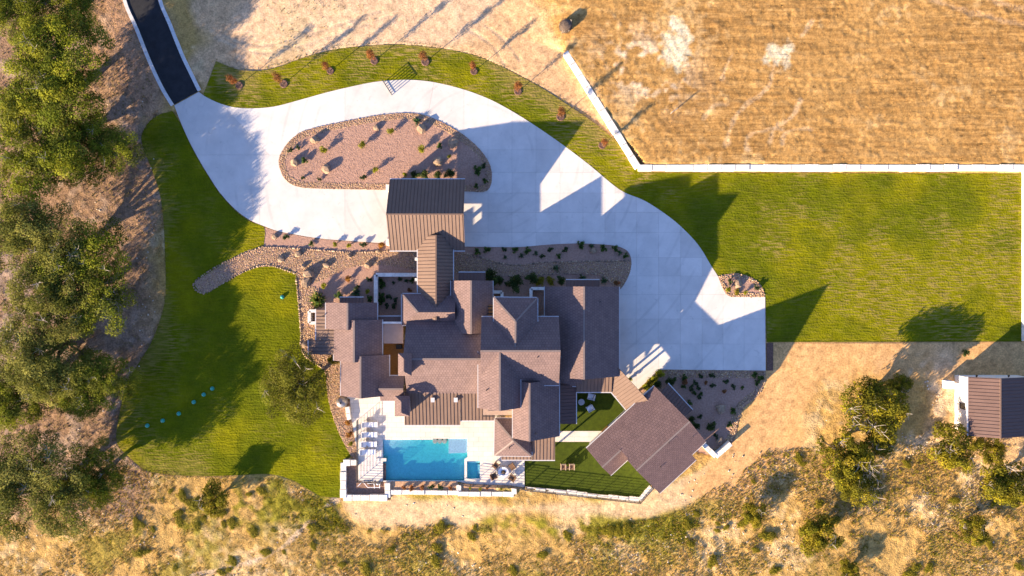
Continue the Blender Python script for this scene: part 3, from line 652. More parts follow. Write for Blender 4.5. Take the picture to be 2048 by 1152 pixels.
# ------------------------------------------------------------------ pool terrace
deck = sheet('pool_deck', DECK, .10, 'deck_stone', holes=(POOL, SPA))
sk = MB()
for a, b in zip(W(DECK), W(DECK)[1:] + W(DECK)[:1]): sk.add([(*a, .098), (*b, .098), (*b, -1.6), (*a, -1.6)], [(0, 1, 2, 3)])
sk.mk('deck_skirt', 'limestone', deck)
def basin(poly, depth, top, m):
    w = W(poly); mb = MB(); n = len(w)
    V = [(x, y, top) for x, y in w] + [(x, y, -depth) for x, y in w]
    mb.add(V, [(i, i + n, (i + 1) % n + n, (i + 1) % n) for i in range(n)])
    F = [tuple(t) for t in tessellate_polygon([[Vector((x, y, 0)) for x, y in w]])]; mb.add([(x, y, -depth) for x, y in w], F)
    return mb
pool = thing('swimming_pool', 'turquoise rectangular swimming pool with sunken ledge and steps', 'pool', (*W([(850, 920)])[0], 0))
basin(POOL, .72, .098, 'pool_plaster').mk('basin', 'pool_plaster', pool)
def flat(poly, z, m, name, parent): return sheet(name, poly, z - 0, m, parent=None, kind=None)
POOL_IN = [(766.1, 879.1), (866.1, 879.1), (866.1, 877.1), (934.9, 877.1), (934.9, 913.9), (928.9, 917.9), (928.9, 960.9), (766.1, 960.9)]
MB().prism(W(POOL_IN), -.715, .03).mk('water', 'pool_water', pool)
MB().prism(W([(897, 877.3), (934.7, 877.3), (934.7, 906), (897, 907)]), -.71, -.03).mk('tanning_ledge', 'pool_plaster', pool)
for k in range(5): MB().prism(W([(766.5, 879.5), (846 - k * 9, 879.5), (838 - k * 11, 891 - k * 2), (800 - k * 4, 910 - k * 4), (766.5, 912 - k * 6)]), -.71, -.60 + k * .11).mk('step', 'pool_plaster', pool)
for k in range(3): MB().lathe([(.3, -.84), (.3, -.02), (.27, .0)], (*W([(870 + k * 9.6, 882.5)])[0], 0), 16).mk('bar_stool', 'stool_stone', pool)
MB().prism(W([(766, 961), (929, 961), (929, 963.5), (766, 963.5)]), -.8, .0).mk('overflow_edge', 'pool_tile', pool)
MB().prism(W([(752, 916), (773, 916), (773, 922), (752, 922)]), -.8, .19).mk('spill_block', 'deck_stone', pool)
spa = thing('hot_tub', 'small square spa with seats at the corner of the pool', 'hot tub', (*W([(947, 940)])[0], 0))
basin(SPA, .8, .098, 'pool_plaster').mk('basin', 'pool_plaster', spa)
MB().prism(W([(934.1, 922.1), (959.9, 922.1), (959.9, 956.9), (934.1, 956.9)]), -.795, .04).mk('water', 'pool_water', spa)
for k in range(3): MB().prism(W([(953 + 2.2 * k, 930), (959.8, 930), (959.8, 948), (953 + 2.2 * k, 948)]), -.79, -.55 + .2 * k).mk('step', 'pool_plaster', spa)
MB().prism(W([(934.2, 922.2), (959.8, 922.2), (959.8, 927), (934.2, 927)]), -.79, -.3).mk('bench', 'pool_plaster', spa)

def railing(label, line, z, hgt=1.08, rails=8, gap=1.9):
    w = [Vector((*p, z)) for p in W(line)]; root = thing('railing', label, 'railing', w[0], 'dark cable railings')
    for a, b in zip(w[:-1], w[1:]):
        d = b - a; n = max(1, round(d.length / gap))
        for i in range(n + 1): MB().box(a + d * (i / n) + Vector((0, 0, hgt / 2)), (.05, .05, hgt)).mk('post', 'rail_dark', root)
        for k in range(rails):
            zz = .12 + k * (hgt - .12) / (rails - 1); t = .022 if k < rails - 1 else .045
            MB().bar(a + Vector((0, 0, zz)), b + Vector((0, 0, zz)), t).mk('rail', 'rail_dark', root)
railing('dark horizontal-rail fence along the west edge of the pool deck', [(717.5, 838), (717, 960)], .10)
railing('dark horizontal-rail fence along the south edge of the sunbathing deck', [(717, 960), (766, 962)], .10)
railing('dark horizontal-rail fence below the fire pit terrace', [(920, 965), (942, 968), (1022, 970.5), (1049, 974)], .10)
railing('dark horizontal-rail fence edging the green turf terrace', [(1049, 976), (1278, 1002), (1304, 972)], .05)

# ------------------------------------------------------------------ roofs and walls
def slope(parent, e0, e1, r1, r0, kind='roof_tile', th=.15, name='roof', gutter=True, seam_gap=.42):
    e0, e1, r1, r0 = [Vector(v) for v in (e0, e1, r1, r0)]
    u = (e1 - e0).normalized(); n = u.cross((r0 + r1) / 2 - e0).normalized()
    if n.z < 0: e0, e1, r0, r1 = e1, e0, r1, r0; u = -u; n = u.cross((r0 + r1) / 2 - e0).normalized()
    v = n.cross(u)
    pts = [e0, e1, r1] + ([r0] if (r0 - r1).length > 1e-3 else [])
    q = [((p - e0).dot(u), (p - e0).dot(v)) for p in pts]
    T = lambda a, b, c: e0 + u * a + v * b + n * c
    vmax = max(p[1] for p in q); vmin = min(p[1] for p in q)
    mb = MB(); uvs = []
    if kind.startswith('roof_tile'):
        step = .34; k = vmin
        while k < vmax - 1e-4:
            s = clip(clip(q, (0, 1), k), (0, -1), -min(k + step, vmax))
            if len(s) >= 3 and area(s) > 1e-4:
                m = len(s); bot = [T(a, b, -th) for a, b in s]; top = [T(a, b, .05 * (1 - (b - k) / step)) for a, b in s]
                mb.hull(bot, top)
                for f in [tuple(range(m - 1, -1, -1)), tuple(range(m))] + [None] * m:
                    if f is None: uvs += [(0.1, .1)] * 4
                    else: uvs += [(s[i][0] + 50, s[i][1] - vmin + 34) for i in f]
            k += step
        o = mb.mk(name, kind, parent, uvs=uvs)
    else:
        mb.hull([T(a, b, -th) for a, b in q], [T(a, b, 0) for a, b in q]); o = mb.mk(name, kind, parent)
        us = [p[0] for p in q]; a = min(us) + .12
        while a < max(us) - .05:
            vs = []
            for i in range(len(q)):
                (x1, y1), (x2, y2) = q[i], q[(i + 1) % len(q)]
                if (x1 - a) * (x2 - a) <= 0 and x1 != x2: vs.append(y1 + (y2 - y1) * (a - x1) / (x2 - x1))
            if len(vs) >= 2 and max(vs) - min(vs) > .15:
                MB().hull([T(a - .02, min(vs), .001), T(a + .02, min(vs), .001), T(a + .02, max(vs), .001), T(a - .02, max(vs), .001)], [T(a - .012, min(vs), .055), T(a + .012, min(vs), .055), T(a + .012, max(vs), .055), T(a - .012, max(vs), .055)]).mk('seam', 'seam_metal', o)
            a += seam_gap
    if gutter and (e1 - e0).length > .8:
        out = Vector((-v.x, -v.y, 0)).normalized()
        MB().bar(e0 + out * .06 + Vector((0, 0, -.09)), e1 + out * .06 + Vector((0, 0, -.09)), .11, .12).mk('gutter', 'gutter_metal', o)
    return o
def cap(parent, a, b, m='roof_tile'):
    if m == 'roof_tile':
        mb = MB().bar(Vector(a) + Vector((0, 0, .03)), Vector(b) + Vector((0, 0, .03)), .2, .07); mb.mk('ridge_cap', 'cap_tile', parent)
    else: MB().bar(Vector(a) + Vector((0, 0, .02)), Vector(b) + Vector((0, 0, .02)), .16, .06).mk('ridge_cap', m, parent)
mat('cap_tile', (.185, .14, .12), .75, .12, 6, .01, 20)

def gable_ns(parent, xw, xr, xe, yn, ys, he, hr, kind='roof_tile', he2=None, walls=True, inset=.45, zb=-.1, caps=True, capm=None):
    """ridge runs north-south; arguments are photo pixels of eaves and ridge at their own heights"""
    h2 = he if he2 is None else he2; x0, x1, x2 = X(xw, he), X(xr, hr), X(xe, h2); y0, y1 = Y(yn, hr), Y(ys, hr)
    w = slope(parent, (x0, y0, he), (x0, y1, he), (x1, y1, hr), (x1, y0, hr), kind)
    e = slope(parent, (x2, y1, h2), (x2, y0, h2), (x1, y0, hr), (x1, y1, hr), kind)
    if caps: cap(parent, (x1, y0, hr), (x1, y1, hr), capm or ('roof_tile' if kind.startswith('roof_tile') else kind))
    if walls:
        a0, a2 = x0 + inset, x2 - inset; b0, b1 = y0 - inset, y1 + inset; g = .2
        t0 = he + (hr - he) * inset / (x1 - x0) - g; t2 = h2 + (hr - h2) * inset / (x2 - x1) - g
        n = [(a0, zb), (a2, zb), (a2, t2), (x1, hr - g), (a0, t0)]
        V = [(x, b0, z) for x, z in n] + [(x, b1, z) for x, z in n]
        mk('wall', V, [(4, 3, 2, 1, 0), (5, 6, 7, 8, 9)] + [(i, (i + 1) % 5, (i + 1) % 5 + 5, i + 5) for i in range(5)], 'wall_stucco', parent)
    return (x0, x1, x2, y0, y1)
def gable_ew(parent, yn, yr, ys, xw, xe, he, hr, kind='roof_tile', he2=None, walls=True, inset=.45, zb=-.1, caps=True, capm=None):
    h2 = he if he2 is None else he2; y0, y1, y2 = Y(yn, he), Y(yr, hr), Y(ys, h2); x0, x1 = X(xw, hr), X(xe, hr)
    slope(parent, (x1, y0, he), (x0, y0, he), (x0, y1, hr), (x1, y1, hr), kind)
    slope(parent, (x0, y2, h2), (x1, y2, h2), (x1, y1, hr), (x0, y1, hr), kind)
    if caps: cap(parent, (x0, y1, hr), (x1, y1, hr), capm or ('roof_tile' if kind.startswith('roof_tile') else kind))
    if walls:
        b0, b2 = y0 - inset, y2 + inset; a0, a1 = x0 + inset, x1 - inset; g = .2
        t0 = he + (hr - he) * inset / (y0 - y1) - g; t2 = h2 + (hr - h2) * inset / (y1 - y2) - g
        n = [(b0, zb), (b2, zb), (b2, t2), (y1, hr - g), (b0, t0)]
        V = [(a0, y, z) for y, z in n] + [(a1, y, z) for y, z in n]
        mk('wall', V, [(0, 1, 2, 3, 4), (9, 8, 7, 6, 5)] + [((i + 1) % 5, i, i + 5, (i + 1) % 5 + 5) for i in range(5)], 'wall_stucco', parent)
    return (x0, x1, y0, y1, y2)
def shed_roof(parent, pts, kind='roof_metal', gutter=True, posts=0, **kw):
    """pts: eave0, eave1, top1, top0 as (px, py, h)"""
    q = [P(*p) for p in pts]; o = slope(parent, *q, kind=kind, gutter=gutter, th=.1, **kw)
    for i in range(posts):
        a = q[0].lerp(q[1], (i + .5) / posts if posts > 1 else .5); b = a.lerp(q[3].lerp(q[2], (i + .5) / posts), .12)
        MB().bar((b.x, b.y, 0), (b.x, b.y, a.z - .02), .16).mk('post', 'wall_stucco', parent)
    return o
def window(parent, c, w, h, face, z):
    """c: world (x, y) on the wall plane; face: outward unit vector"""
    f = Vector((*face, 0)); s = Vector((-f.y, f.x, 0)); c = Vector((*c, z)); M = Matrix((s, f, Vector((0, 0, 1)))).transposed()
    fr = MB()
    for d in (-1, 1):
        fr.box(c + s * d * w / 2 + f * .03, (.08, .1, h + .08), M=M); fr.box(c + Vector((0, 0, d * h / 2)) + f * .031, (w - .08, .1, .08), M=M)
    o = fr.mk('window', 'frame_dark', parent); MB().box(c + f * .012, (w - .08, .03, h - .08), M=M).mk('pane', 'glass_dark', o)
def door(parent, c, w, h, face, m='wood'):
    f = Vector((*face, 0)); s = Vector((-f.y, f.x, 0)); c = Vector((*c, h / 2)); M = Matrix((s, f, Vector((0, 0, 1)))).transposed()
    o = MB().box(c + f * .03, (w, .08, h), M=M).mk('door', m, parent); MB().box(c + f * .09 + s * (w * .4), (.05, .06, .2), M=M).mk('handle', 'steel', o)
    return o

house = thing('main_house', 'large brown-roofed villa of many gables between drive and pool', 'house', P(960, 690))
M1 = gable_ew(house, 634.5, 718, 787, 806, 966, 3.6, 6.6)
M2 = gable_ew(house, 634, 702, 770, 961, 1121, 5.7, 8.3)
G3 = gable_ns(house, 1090, 1168, 1237.5, 573, 759, 3.5, 6.3)
G1 = gable_ns(house, 902.5, 942, 985, 561, 668, 3.5, 5.8)
G4 = gable_ns(house, 957, 999.5, 1040.5, 706, 822, 6.2, 8.15)
G5 = gable_ns(house, 1026, 1059, 1118, 766, 883, 5.2, 7.0, he2=4.2)
W1 = gable_ns(house, 652, 695, 754, 606, 660, 3.2, 5.25)
W2 = gable_ns(house, 668, 708, 764, 641, 725, 3.25, 5.35)
W3 = gable_ns(house, 682, 721, 778, 713, 797, 3.2, 5.25)
K1 = gable_ew(house, 752, 778, 801, 757, 806, 3.1, 4.3)
T1 = gable_ew(house, 632, 714, 772, 1085, 1166, 2.9, 4.7)
# hip-fronted dormer on the north slope of the tall block
dz, dr_ = 6.1, 7.95
d0, d1, da, db = P(988, 595, dz), P(1074.5, 596, dz), P(1031, 643, dr_), P(1030.5, 694, dr_)
d0b, d1b = Vector((d0.x, db.y, dz)), Vector((d1.x, db.y, dz))
slope(house, d1, d0, da, da); slope(house, d0, d0b, db, da); slope(house, d1b, d1, da, db)
for a, b in ((d0, da), (d1, da), (da, db)): cap(house, a, b)
MB().box(((d0.x + d1.x) / 2, (d0.y + d0b.y) / 2 - .2, dz / 2 - .1), (d1.x - d0.x - .9, d0.y - d0b.y - .5, dz)).mk('wall', 'wall_stucco', house)
# pyramid roof over the outdoor room
pa, pb, pc, pd, pt = P(990, 837, 3.0), P(1063, 837, 3.0), P(1063, 912, 3.0), P(989, 911, 3.0), P(1027, 881, 4.7)
for a, b in ((pa, pd), (pd, pc), (pc, pb), (pb, pa)): slope(house, a, b, pt, pt)
for a in (pa, pb, pc, pd): cap(house, a, pt)
for a in (pa, pb, pc, pd):
    q = a.lerp(pt, .2); MB().box((q.x, q.y, 1.5), (.5, .5, 3.0)).mk('column', 'wall_stucco', house)
# hip roof over the entry
ez, ep = 3.3, 5.0
ea, eb = P(804, 588, ez), P(912, 588, ez); ec = Vector((eb.x, Y(650, ez), ez)); ed = Vector((ea.x, ec.y, ez)); er0 = P(836, 625, ep); er1 = Vector((eb.x, er0.y, ep))
slope(house, eb, ea, er0, er1); slope(house, ea, ed, er0, er0); slope(house, ed, ec, er1, er0); cap(house, ea, er0)
MB().box(((ea.x + eb.x) / 2, (ea.y + ec.y) / 2 - .2, 1.6), (eb.x - ea.x - .9, ea.y - ec.y - .4, 3.2)).mk('wall', 'wall_stucco', house)
door(house, ((ea.x + eb.x) / 2 - .3, ea.y - .64), 1.6, 2.5, (0, 1))
# metal roofs
shed_roof(house, [(809, 850, 2.75), (920.5, 850, 2.75), (920.5, 784, 3.7), (809, 784, 3.7)], posts=3)
shed_roof(house, [(920.8, 841, 2.8), (990, 841, 2.8), (990, 784, 3.66), (920.8, 784, 3.66)], posts=1)
shed_roof(house, [(632, 618, 2.75), (632, 680, 2.75), (669, 680, 3.3), (669, 618, 3.3)], gutter=True)
shed_roof(house, [(617, 680.2, 2.6), (617, 709, 2.6), (669, 709, 3.28), (669, 680.2, 3.28)], posts=1)
shed_roof(house, [(971, 545, 2.7), (917, 545, 2.7), (917, 564, 3.2), (971, 564, 3.2)], 'roof_metal_dark')
shed_roof(house, [(1199, 560, 2.7), (1132, 560, 2.7), (1132, 578, 3.2), (1199, 578, 3.2)], 'roof_metal_dark')
shed_roof(house, [(727, 595, 2.7), (679, 595, 2.7), (679, 610, 3.1), (727, 610, 3.1)], 'roof_metal_dark')
shed_roof(house, [(1152, 848, 2.7), (1152, 770, 2.7), (1117, 770, 3.5), (1117, 848, 3.5)], 'roof_metal_dark', posts=2)
shed_roof(house, [(1152.3, 784, 2.72), (1224, 784, 2.72), (1224, 752, 3.4), (1152.3, 752, 3.4)], 'roof_metal', posts=2)
shed_roof(house, [(1063.5, 920, 2.7), (1110, 920, 2.7), (1110, 870, 3.5), (1063.5, 870, 3.5)], posts=2)
shed_roof(house, [(1003, 919.5, 2.6), (1063, 919.5, 2.6), (1063, 908, 2.95), (1003, 908, 2.95)])
shed_roof(house, [(805, 633, 2.6), (744, 633, 2.6), (744, 643, 2.9), (805, 643, 2.9)], 'roof_metal_dark')
MB().prism([tuple(P(x, y, 3.0)[:2]) for x, y in ((744, 648), (806, 648), (806, 687), (744, 687))], 2.7, 3.0).mk('flat_roof', 'flat_roof', house)
MB().prism([tuple(P(x, y, 3.3)[:2]) for x, y in ((744, 643.5), (806, 643.5), (806, 647.5), (744, 647.5))], -.1, 3.3).mk('parapet', 'limestone', house)
sheet('courtyard_floor', [(768, 680), (812, 680), (812, 760), (768, 760)], .06, 'wood')
MB().prism([tuple(P(x, y, .9)[:2]) for x, y in ((792, 690), (803, 690), (803, 698), (792, 698))], 0, .9).mk('planter', 'frame_dark', house)
# balcony below the tall south gable and the timber deck by the entry gable
bal = MB().prism([tuple(P(x, y, 3.3)[:2]) for x, y in ((966, 815), (1026, 815), (1026, 830), (966, 830))], 3.0, 3.3).mk('balcony', 'flat_roof', house)
for a, b in (((966, 818), (966, 830)), ((966, 830), (1026, 830))):
    for k in range(4): MB().bar(P(*a, 3.3) + Vector((0, 0, .25 + .25 * k)), P(*b, 3.3) + Vector((0, 0, .25 + .25 * k)), .03).mk('rail', 'rail_dark', bal)
tim = MB().prism([tuple(P(x, y, 4.0)[:2]) for x, y in ((962, 610), (988, 610), (988, 636), (962, 636))], 3.8, 4.0).mk('timber_deck', 'wood', house)
for k in range(3): MB().bar(P(963, 613 + k * 7, 4.0) + Vector((0, 0, .05)), P(987, 613 + k * 7, 4.0) + Vector((0, 0, .05)), .12, .1).mk('beam', 'frame_dark', tim)
# chimneys with hipped hoods
def chimney(x0, x1, y0, y1, he, hr, base, open_sides):
    a, b, c, d = P(x0, y0, he), P(x1, y0, he), P(x1, y1, he), P(x0, y1, he); mx = (a.x + b.x) / 2; ih = min(.55, (a.y - d.y) * .3)
    r0, r1 = Vector((mx, a.y - ih, hr)), Vector((mx, d.y + ih, hr))
    w, dd = b.x - a.x - .35, a.y - d.y - .35; cx, cy = mx, (a.y + d.y) / 2
    ch = MB()
    if open_sides:
        ch.box((cx, cy, (base - .1) / 2), (w, dd, base + .1))
        for sx in (-1, 1):
            for sy in (-1, 1): ch.box((cx + sx * (w / 2 - .12), cy + sy * (dd / 2 - .12), (base + he) / 2), (.24, .24, he - base))
    else: ch.box((cx, cy, he / 2), (w, dd, he))
    o = ch.mk('chimney', 'wall_stucco', house)
    for q in ((a, d, r1, r0), (d, c, r1, r1), (c, b, r0, r1), (b, a, r0, r0)):
        s = slope(house, *q, gutter=False, th=.1, name='chimney_hood')
chimney(797, 823, 707, 751, 6.7, 7.5, 6.0, False)
chimney(790, 819.5, 792, 832, 4.9, 5.7, 4.2, True)
for i, (x, y) in enumerate(((866, 799), (912, 799))):
    v = MB(); c = P(x, y, 3.4); v.box((c.x, c.y, 3.55), (.34, .42, .3)); v.box((c.x, c.y, 3.73), (.46, .54, .06)); v.mk('roof_vent', 'gutter_metal', house)
for x, y, h in ((646, 632, 3.2), (701, 647, 5.1), (674, 655, 3.7), (692, 655, 4.5), (1075, 714, 7.7), (1083, 752, 6.3), (973, 780, 7.0), (1019, 895, 4.2), (1200, 603, 5.0), (1072, 866, 6.5)):
    c = P(x, y, h); MB().tube([(c.x, c.y, h - .3), (c.x, c.y, h + .35)], .06, 8).mk('vent_pipe', 'frame_dark', house)
# windows, garage doors, house doors
xg = G3[2] - .45 
for k in range(3):
    yc = G3[3] - 2.2 - k * 3.4; c = Vector((xg + .04, yc, 1.25)); gd = MB().box(c, (.06, 2.8, 2.5)).mk('garage_door', 'wood', house)
    for j in range(4): MB().box(c + Vector((.04, 0, -.95 + j * .62)), (.03, 2.7, .56)).mk('panel', 'wood', gd)
for fx, fy, w, h, f, z in ((G3[1], G3[3] - .45, 2.2, 1.5, (0, 1), 1.6), (G1[1], G1[3] - .45, 1.8, 1.6, (0, 1), 1.6), (W1[1], W1[3] - .45, 1.8, 1.5, (0, 1), 1.6), (W3[1], W3[4] + .45, 2.4, 1.8, (0, -1), 1.5), (G4[1], G4[4] + .45, 2.2, 1.6, (0, -1), 4.9), (G5[1] + .3, G5[4] + .45, 2.2, 1.6, (0, -1), 4.0), (G3[1], G3[4] + .45, 2.0, 1.4, (0, -1), 4.4), (W3[0] + .45, W3[4] + 2.2, 1.6, 1.5, (-1, 0), 1.6), (W2[0] + .45, W2[4] + 3, 1.2, 1.4, (-1, 0), 1.6), ((d0.x + d1.x) / 2, d0.y - .45, 1.8, 1.3, (0, 1), 4.9), (M2[1] - .45, M2[3] + .6, 1.8, 1.4, (1, 0), 6.2), (M2[1] - .45, M2[3] - 1.6, 1.2, 1.4, (1, 0), 5.6)):
    window(house, (fx, fy), w, h, f, z)
for k in range(4): window(house, (M1[0] + 1.6 + k * 2.3, M1[4] + .45), 2.0, 2.3, (0, -1), 1.35)
door(house, (M1[0] + 10.2, M1[4] + .45), 1.0, 2.2, (0, -1), 'frame_dark')

# porte-cochere and its link
pc_ = thing('porte_cochere', 'gabled metal-roofed drive-through canopy over the driveway beside the island', 'canopy', P(850, 430))
pz, pr = 2.9, 5.35
gable_ew(pc_, 358.5, 428.5, 501, 772, 927, pz, pr, 'roof_metal', walls=False)
for xx in (X(772, pr) + .35, X(927, pr) - .35):
    ya, yb, yc = Y(358.5, pz) - .25, Y(428.5, pr), Y(501, pz) + .25
    mk('gable_end', [(xx + d, yy, zz) for d in (-.07, .07) for yy, zz in ((ya, pz - .05), (yc, pz - .05), (yb, pr - .18))], [(0, 1, 2), (5, 4, 3), (1, 0, 3, 4), (2, 1, 4, 5), (0, 2, 5, 3)], 'wood', pc_)
for x in (786, 915):
    for y in (382, 487): MB().box((*P(x, y, 0)[:2], 1.45), (.75, .75, 2.95)).mk('column', 'limestone', pc_)
for y in (382, 487): MB().bar(P(786, y, 0) + Vector((0, 0, 2.8)), P(915, y, 0) + Vector((0, 0, 2.8)), .3, .3).mk('beam', 'wood', pc_)
lk = thing('entry_walkway', 'narrow standing-seam gabled roof linking the canopy to the front door', 'walkway', P(870, 555))
gable_ns(lk, 835.5, 872, 906, 470, 640, 3.0, 4.55, 'roof_metal', walls=False)
for x in (839, 902):
    for y in (520, 560): MB().box((*P(x, y, 0)[:2], 1.5), (.35, .35, 3.0)).mk('column', 'limestone', lk)
sheet('entry_path', [(838, 480), (903, 480), (903, 600), (838, 600)], .06, 'concrete')

# breezeway
bz = thing('breezeway', 'tan metal-roofed covered passage between garage and guest house', 'walkway', P(1255, 780))
shed_roof(bz, [(1216, 776, 2.6), (1258, 826, 2.6), (1300, 805, 3.7), (1235.5, 735, 3.7)], 'roof_metal', seam_gap=.42)
for x, y in ((1240, 758), (1268, 790), (1226, 785)): MB().box((*P(x, y, 0)[:2], 1.3), (.2, .2, 2.7)).mk('post', 'wall_stucco', bz)

# guest house: gable ridge along the sun's direction
gh = thing('guest_house', 'angled brown-tiled guest house at the lower right of the villa', 'house', P(1310, 880))
hr_, he_ = 7.0, 3.2
R0 = P(1377, 845, hr_); N0 = P(1309, 772, he_); E0 = P(1409, 881, he_)
SWn = P(1173, 897, he_)
ud = (SWn - N0); ud.z = 0; L1 = ud.length; ud.normalize()                     # along the eaves to the south-west
nd = Vector((ud.y, -ud.x, 0))
if nd.dot(Vector((1, -1, 0))) < 0: nd = -nd                                    # towards the south-east eave
span = (R0 - N0); span.z = 0; half = span.dot(nd)
hE = lambda d: he_ + (hr_ - he_) * d / half
pt_ = lambda a, d, z: Vector((N0.x, N0.y, 0)) + ud * a + nd * d + Vector((0, 0, z))
aM = (P(1240, 899, 5.2) - N0).dot(ud)                                          # where the main block ends
slope(gh, pt_(0, 0, he_), pt_(aM, 0, he_), pt_(aM, half, hr_), pt_(0, half, hr_), 'roof_tile_red')
wr = half * .50; 
slope(gh, pt_(aM + .01, 0, he_), pt_(L1, 0, he_), pt_(L1, wr, hE(wr)), pt_(aM + .01, wr, hE(wr)), 'roof_tile_red')
we = wr + 1.75; slope(gh, pt_(aM - 1, we, hE(wr) - (we - wr) * .75), pt_(L1, we, hE(wr) - (we - wr) * .75), pt_(L1, wr, hE(wr)), pt_(aM - 1, wr, hE(wr)), 'roof_tile_red')
aE = (P(1382, 908, he_) - N0).dot(ud); aS = (P(1320, 988, he_) - N0).dot(ud); dE = (E0 - N0).dot(nd); dS = (P(1320, 988, he_) - N0).dot(nd)
slE = lambda d: hr_ - (d - half) * (hr_ - he_) / half
slope(gh, pt_(0, dE, slE(dE)), pt_(aE, dE, slE(dE)), pt_(aE, half, hr_), pt_(0, half, hr_), 'roof_tile_red')
slope(gh, pt_(aE + .01, dS, slE(dS)), pt_(aS, dS, slE(dS)), pt_(aS, half, hr_), pt_(aE + .01, half, hr_), 'roof_tile_red')
if aS > aM: slope(gh, pt_(aM + .01, half * .72, hE(half * .72)), pt_(aS, half * .72, hE(half * .72)), pt_(aS, half, hr_), pt_(aM + .01, half, hr_), 'roof_tile_red', gutter=False)
cap(gh, pt_(0, half, hr_), pt_(max(aS, aM), half, hr_)); cap(gh, pt_(aM, wr, hE(wr)), pt_(L1, wr, hE(wr)))
i_ = .45
def gwall(a0, a1, prof):
    n = len(prof); V = [pt_(a0, d, z) for d, z in prof] + [pt_(a1, d, z) for d, z in prof]
    mk('wall', V, [tuple(range(n)), tuple(range(2 * n - 1, n - 1, -1))] + [((k + 1) % n, k, k + n, (k + 1) % n + n) for k in range(n)], 'wall_stucco', gh)
gwall(i_, aM - i_, [(i_, -.1), (dE - i_, -.1), (dE - i_, slE(dE - i_) - .2), (half, hr_ - .2), (i_, hE(i_) - .2)])
gwall(aE, aS - i_, [(half * .8, -.1), (dS - i_, -.1), (dS - i_, slE(dS - i_) - .2), (half, hr_ - .2), (half * .8, hE(half * .8) - .2)])
gwall(aM - i_ - .1, L1 - i_, [(i_, -.1), (we - i_, -.1), (we - i_, hE(wr) - (we - i_ - wr) * .75 - .2), (wr, hE(wr) - .2), (i_, hE(i_) - .2)])
q = [pt_(.9 + k, d, z) for k, d, z in ()]
aw0, aw1 = P(1336, 767, 2.6), P(1385, 820, 2.6); aw2 = P(1364, 838, 3.3); aw3 = P(1318, 788, 3.3)
slope(gh, aw0, aw1, aw2, aw3, 'roof_metal_dark', th=.1)
window(gh, tuple((pt_(i_, half, 0))[:2]), 2.2, 1.8, tuple((-ud)[:2]), 1.6); window(gh, tuple(pt_(5, i_, 0)[:2]), 2.0, 1.6, tuple((-nd)[:2]), 1.5)
window(gh, tuple(pt_(aS - 2.5, dS - i_, 0)[:2]), 1.8, 1.5, tuple(nd[:2]), 1.5); window(gh, tuple(pt_(L1 - i_, wr, 0)[:2]), 1.6, 1.8, tuple(ud[:2]), 1.5)
door(gh, tuple(pt_(8, i_, 0)[:2]), 1.0, 2.2, tuple((-nd)[:2]))
for x, y, h in ((1369, 876, 5.2), (1384, 871, 5.0), (1320, 932, 5.0), (1336, 884, 6.6)):
    c = P(x, y, h); MB().tube([(c.x, c.y, h - .4), (c.x, c.y, h + .55)], .05, 8).mk('vent_pipe', 'frame_dark', gh)

# shed on the right
sh = thing('shed', 'white-walled shed with ribbed brown metal roof at the right edge', 'shed', P(1980, 815))
gable_ns(sh, 1937, 2001, 2068, 757, 877, 2.75, 4.2, 'roof_metal_dark', inset=.12, capm='roof_metal')
window(sh, (X(1937, 2.75) + .12, Y(812, 1.5)), .7, .9, (-1, 0), 1.5)
c = P(1900, 770, .9); ac = MB().box((c.x, c.y, .55), (.85, .95, 1.1)).mk('air_conditioner', 'white_metal'); tag(ac, 'white boxy air conditioner outside the shed wall', 'air conditioner')
for x in (1953, 2017): c = P(x, 756, 2.3); MB().tube([(c.x, c.y + .05, 2.3), (c.x, c.y + .35, 2.35)], [.05, .14], 10).mk('wall_lamp', 'frame_dark', sh)

# garden walls by the entry
def lwall(label, pts, wid=.38, h=1.0):
    w = [Vector((*P(x, y, h)[:2], 0)) for x, y in pts]; t = thing('garden_wall', label, 'wall', w[0], 'low smooth garden walls')
    for a, b in zip(w[:-1], w[1:]):
        d = b - a; n = max(1, round(d.length / 1.0)); MB().bar(a + Vector((0, 0, h / 2 - .05)), b + Vector((0, 0, h / 2 - .05)), wid, h).mk('wall', 'wall_stucco', t)
        for i in range(n): MB().bar(a + d * ((i + .01) / n) + Vector((0, 0, h)), a + d * ((i + .99) / n) + Vector((0, 0, h)), wid + .08, .08).mk('capstone', 'limestone', t)
lwall('low beige wall around the planted court left of the entry walkway', [(836, 549.5), (751.5, 549.5), (751.5, 610)])
lwall('small beige wall enclosing the dark nook west of the house', [(632, 622), (618.5, 622), (618.5, 646), (632, 646)], .3, .9)
lwall('small beige wall by the tall gable right of the entry', [(985, 584), (1004, 584), (1004, 600)], .3, .9)
lwall('small beige wall around the dark utility nook by the garage', [(1062, 600), (1062, 577), (1092, 577)], .3, .9)

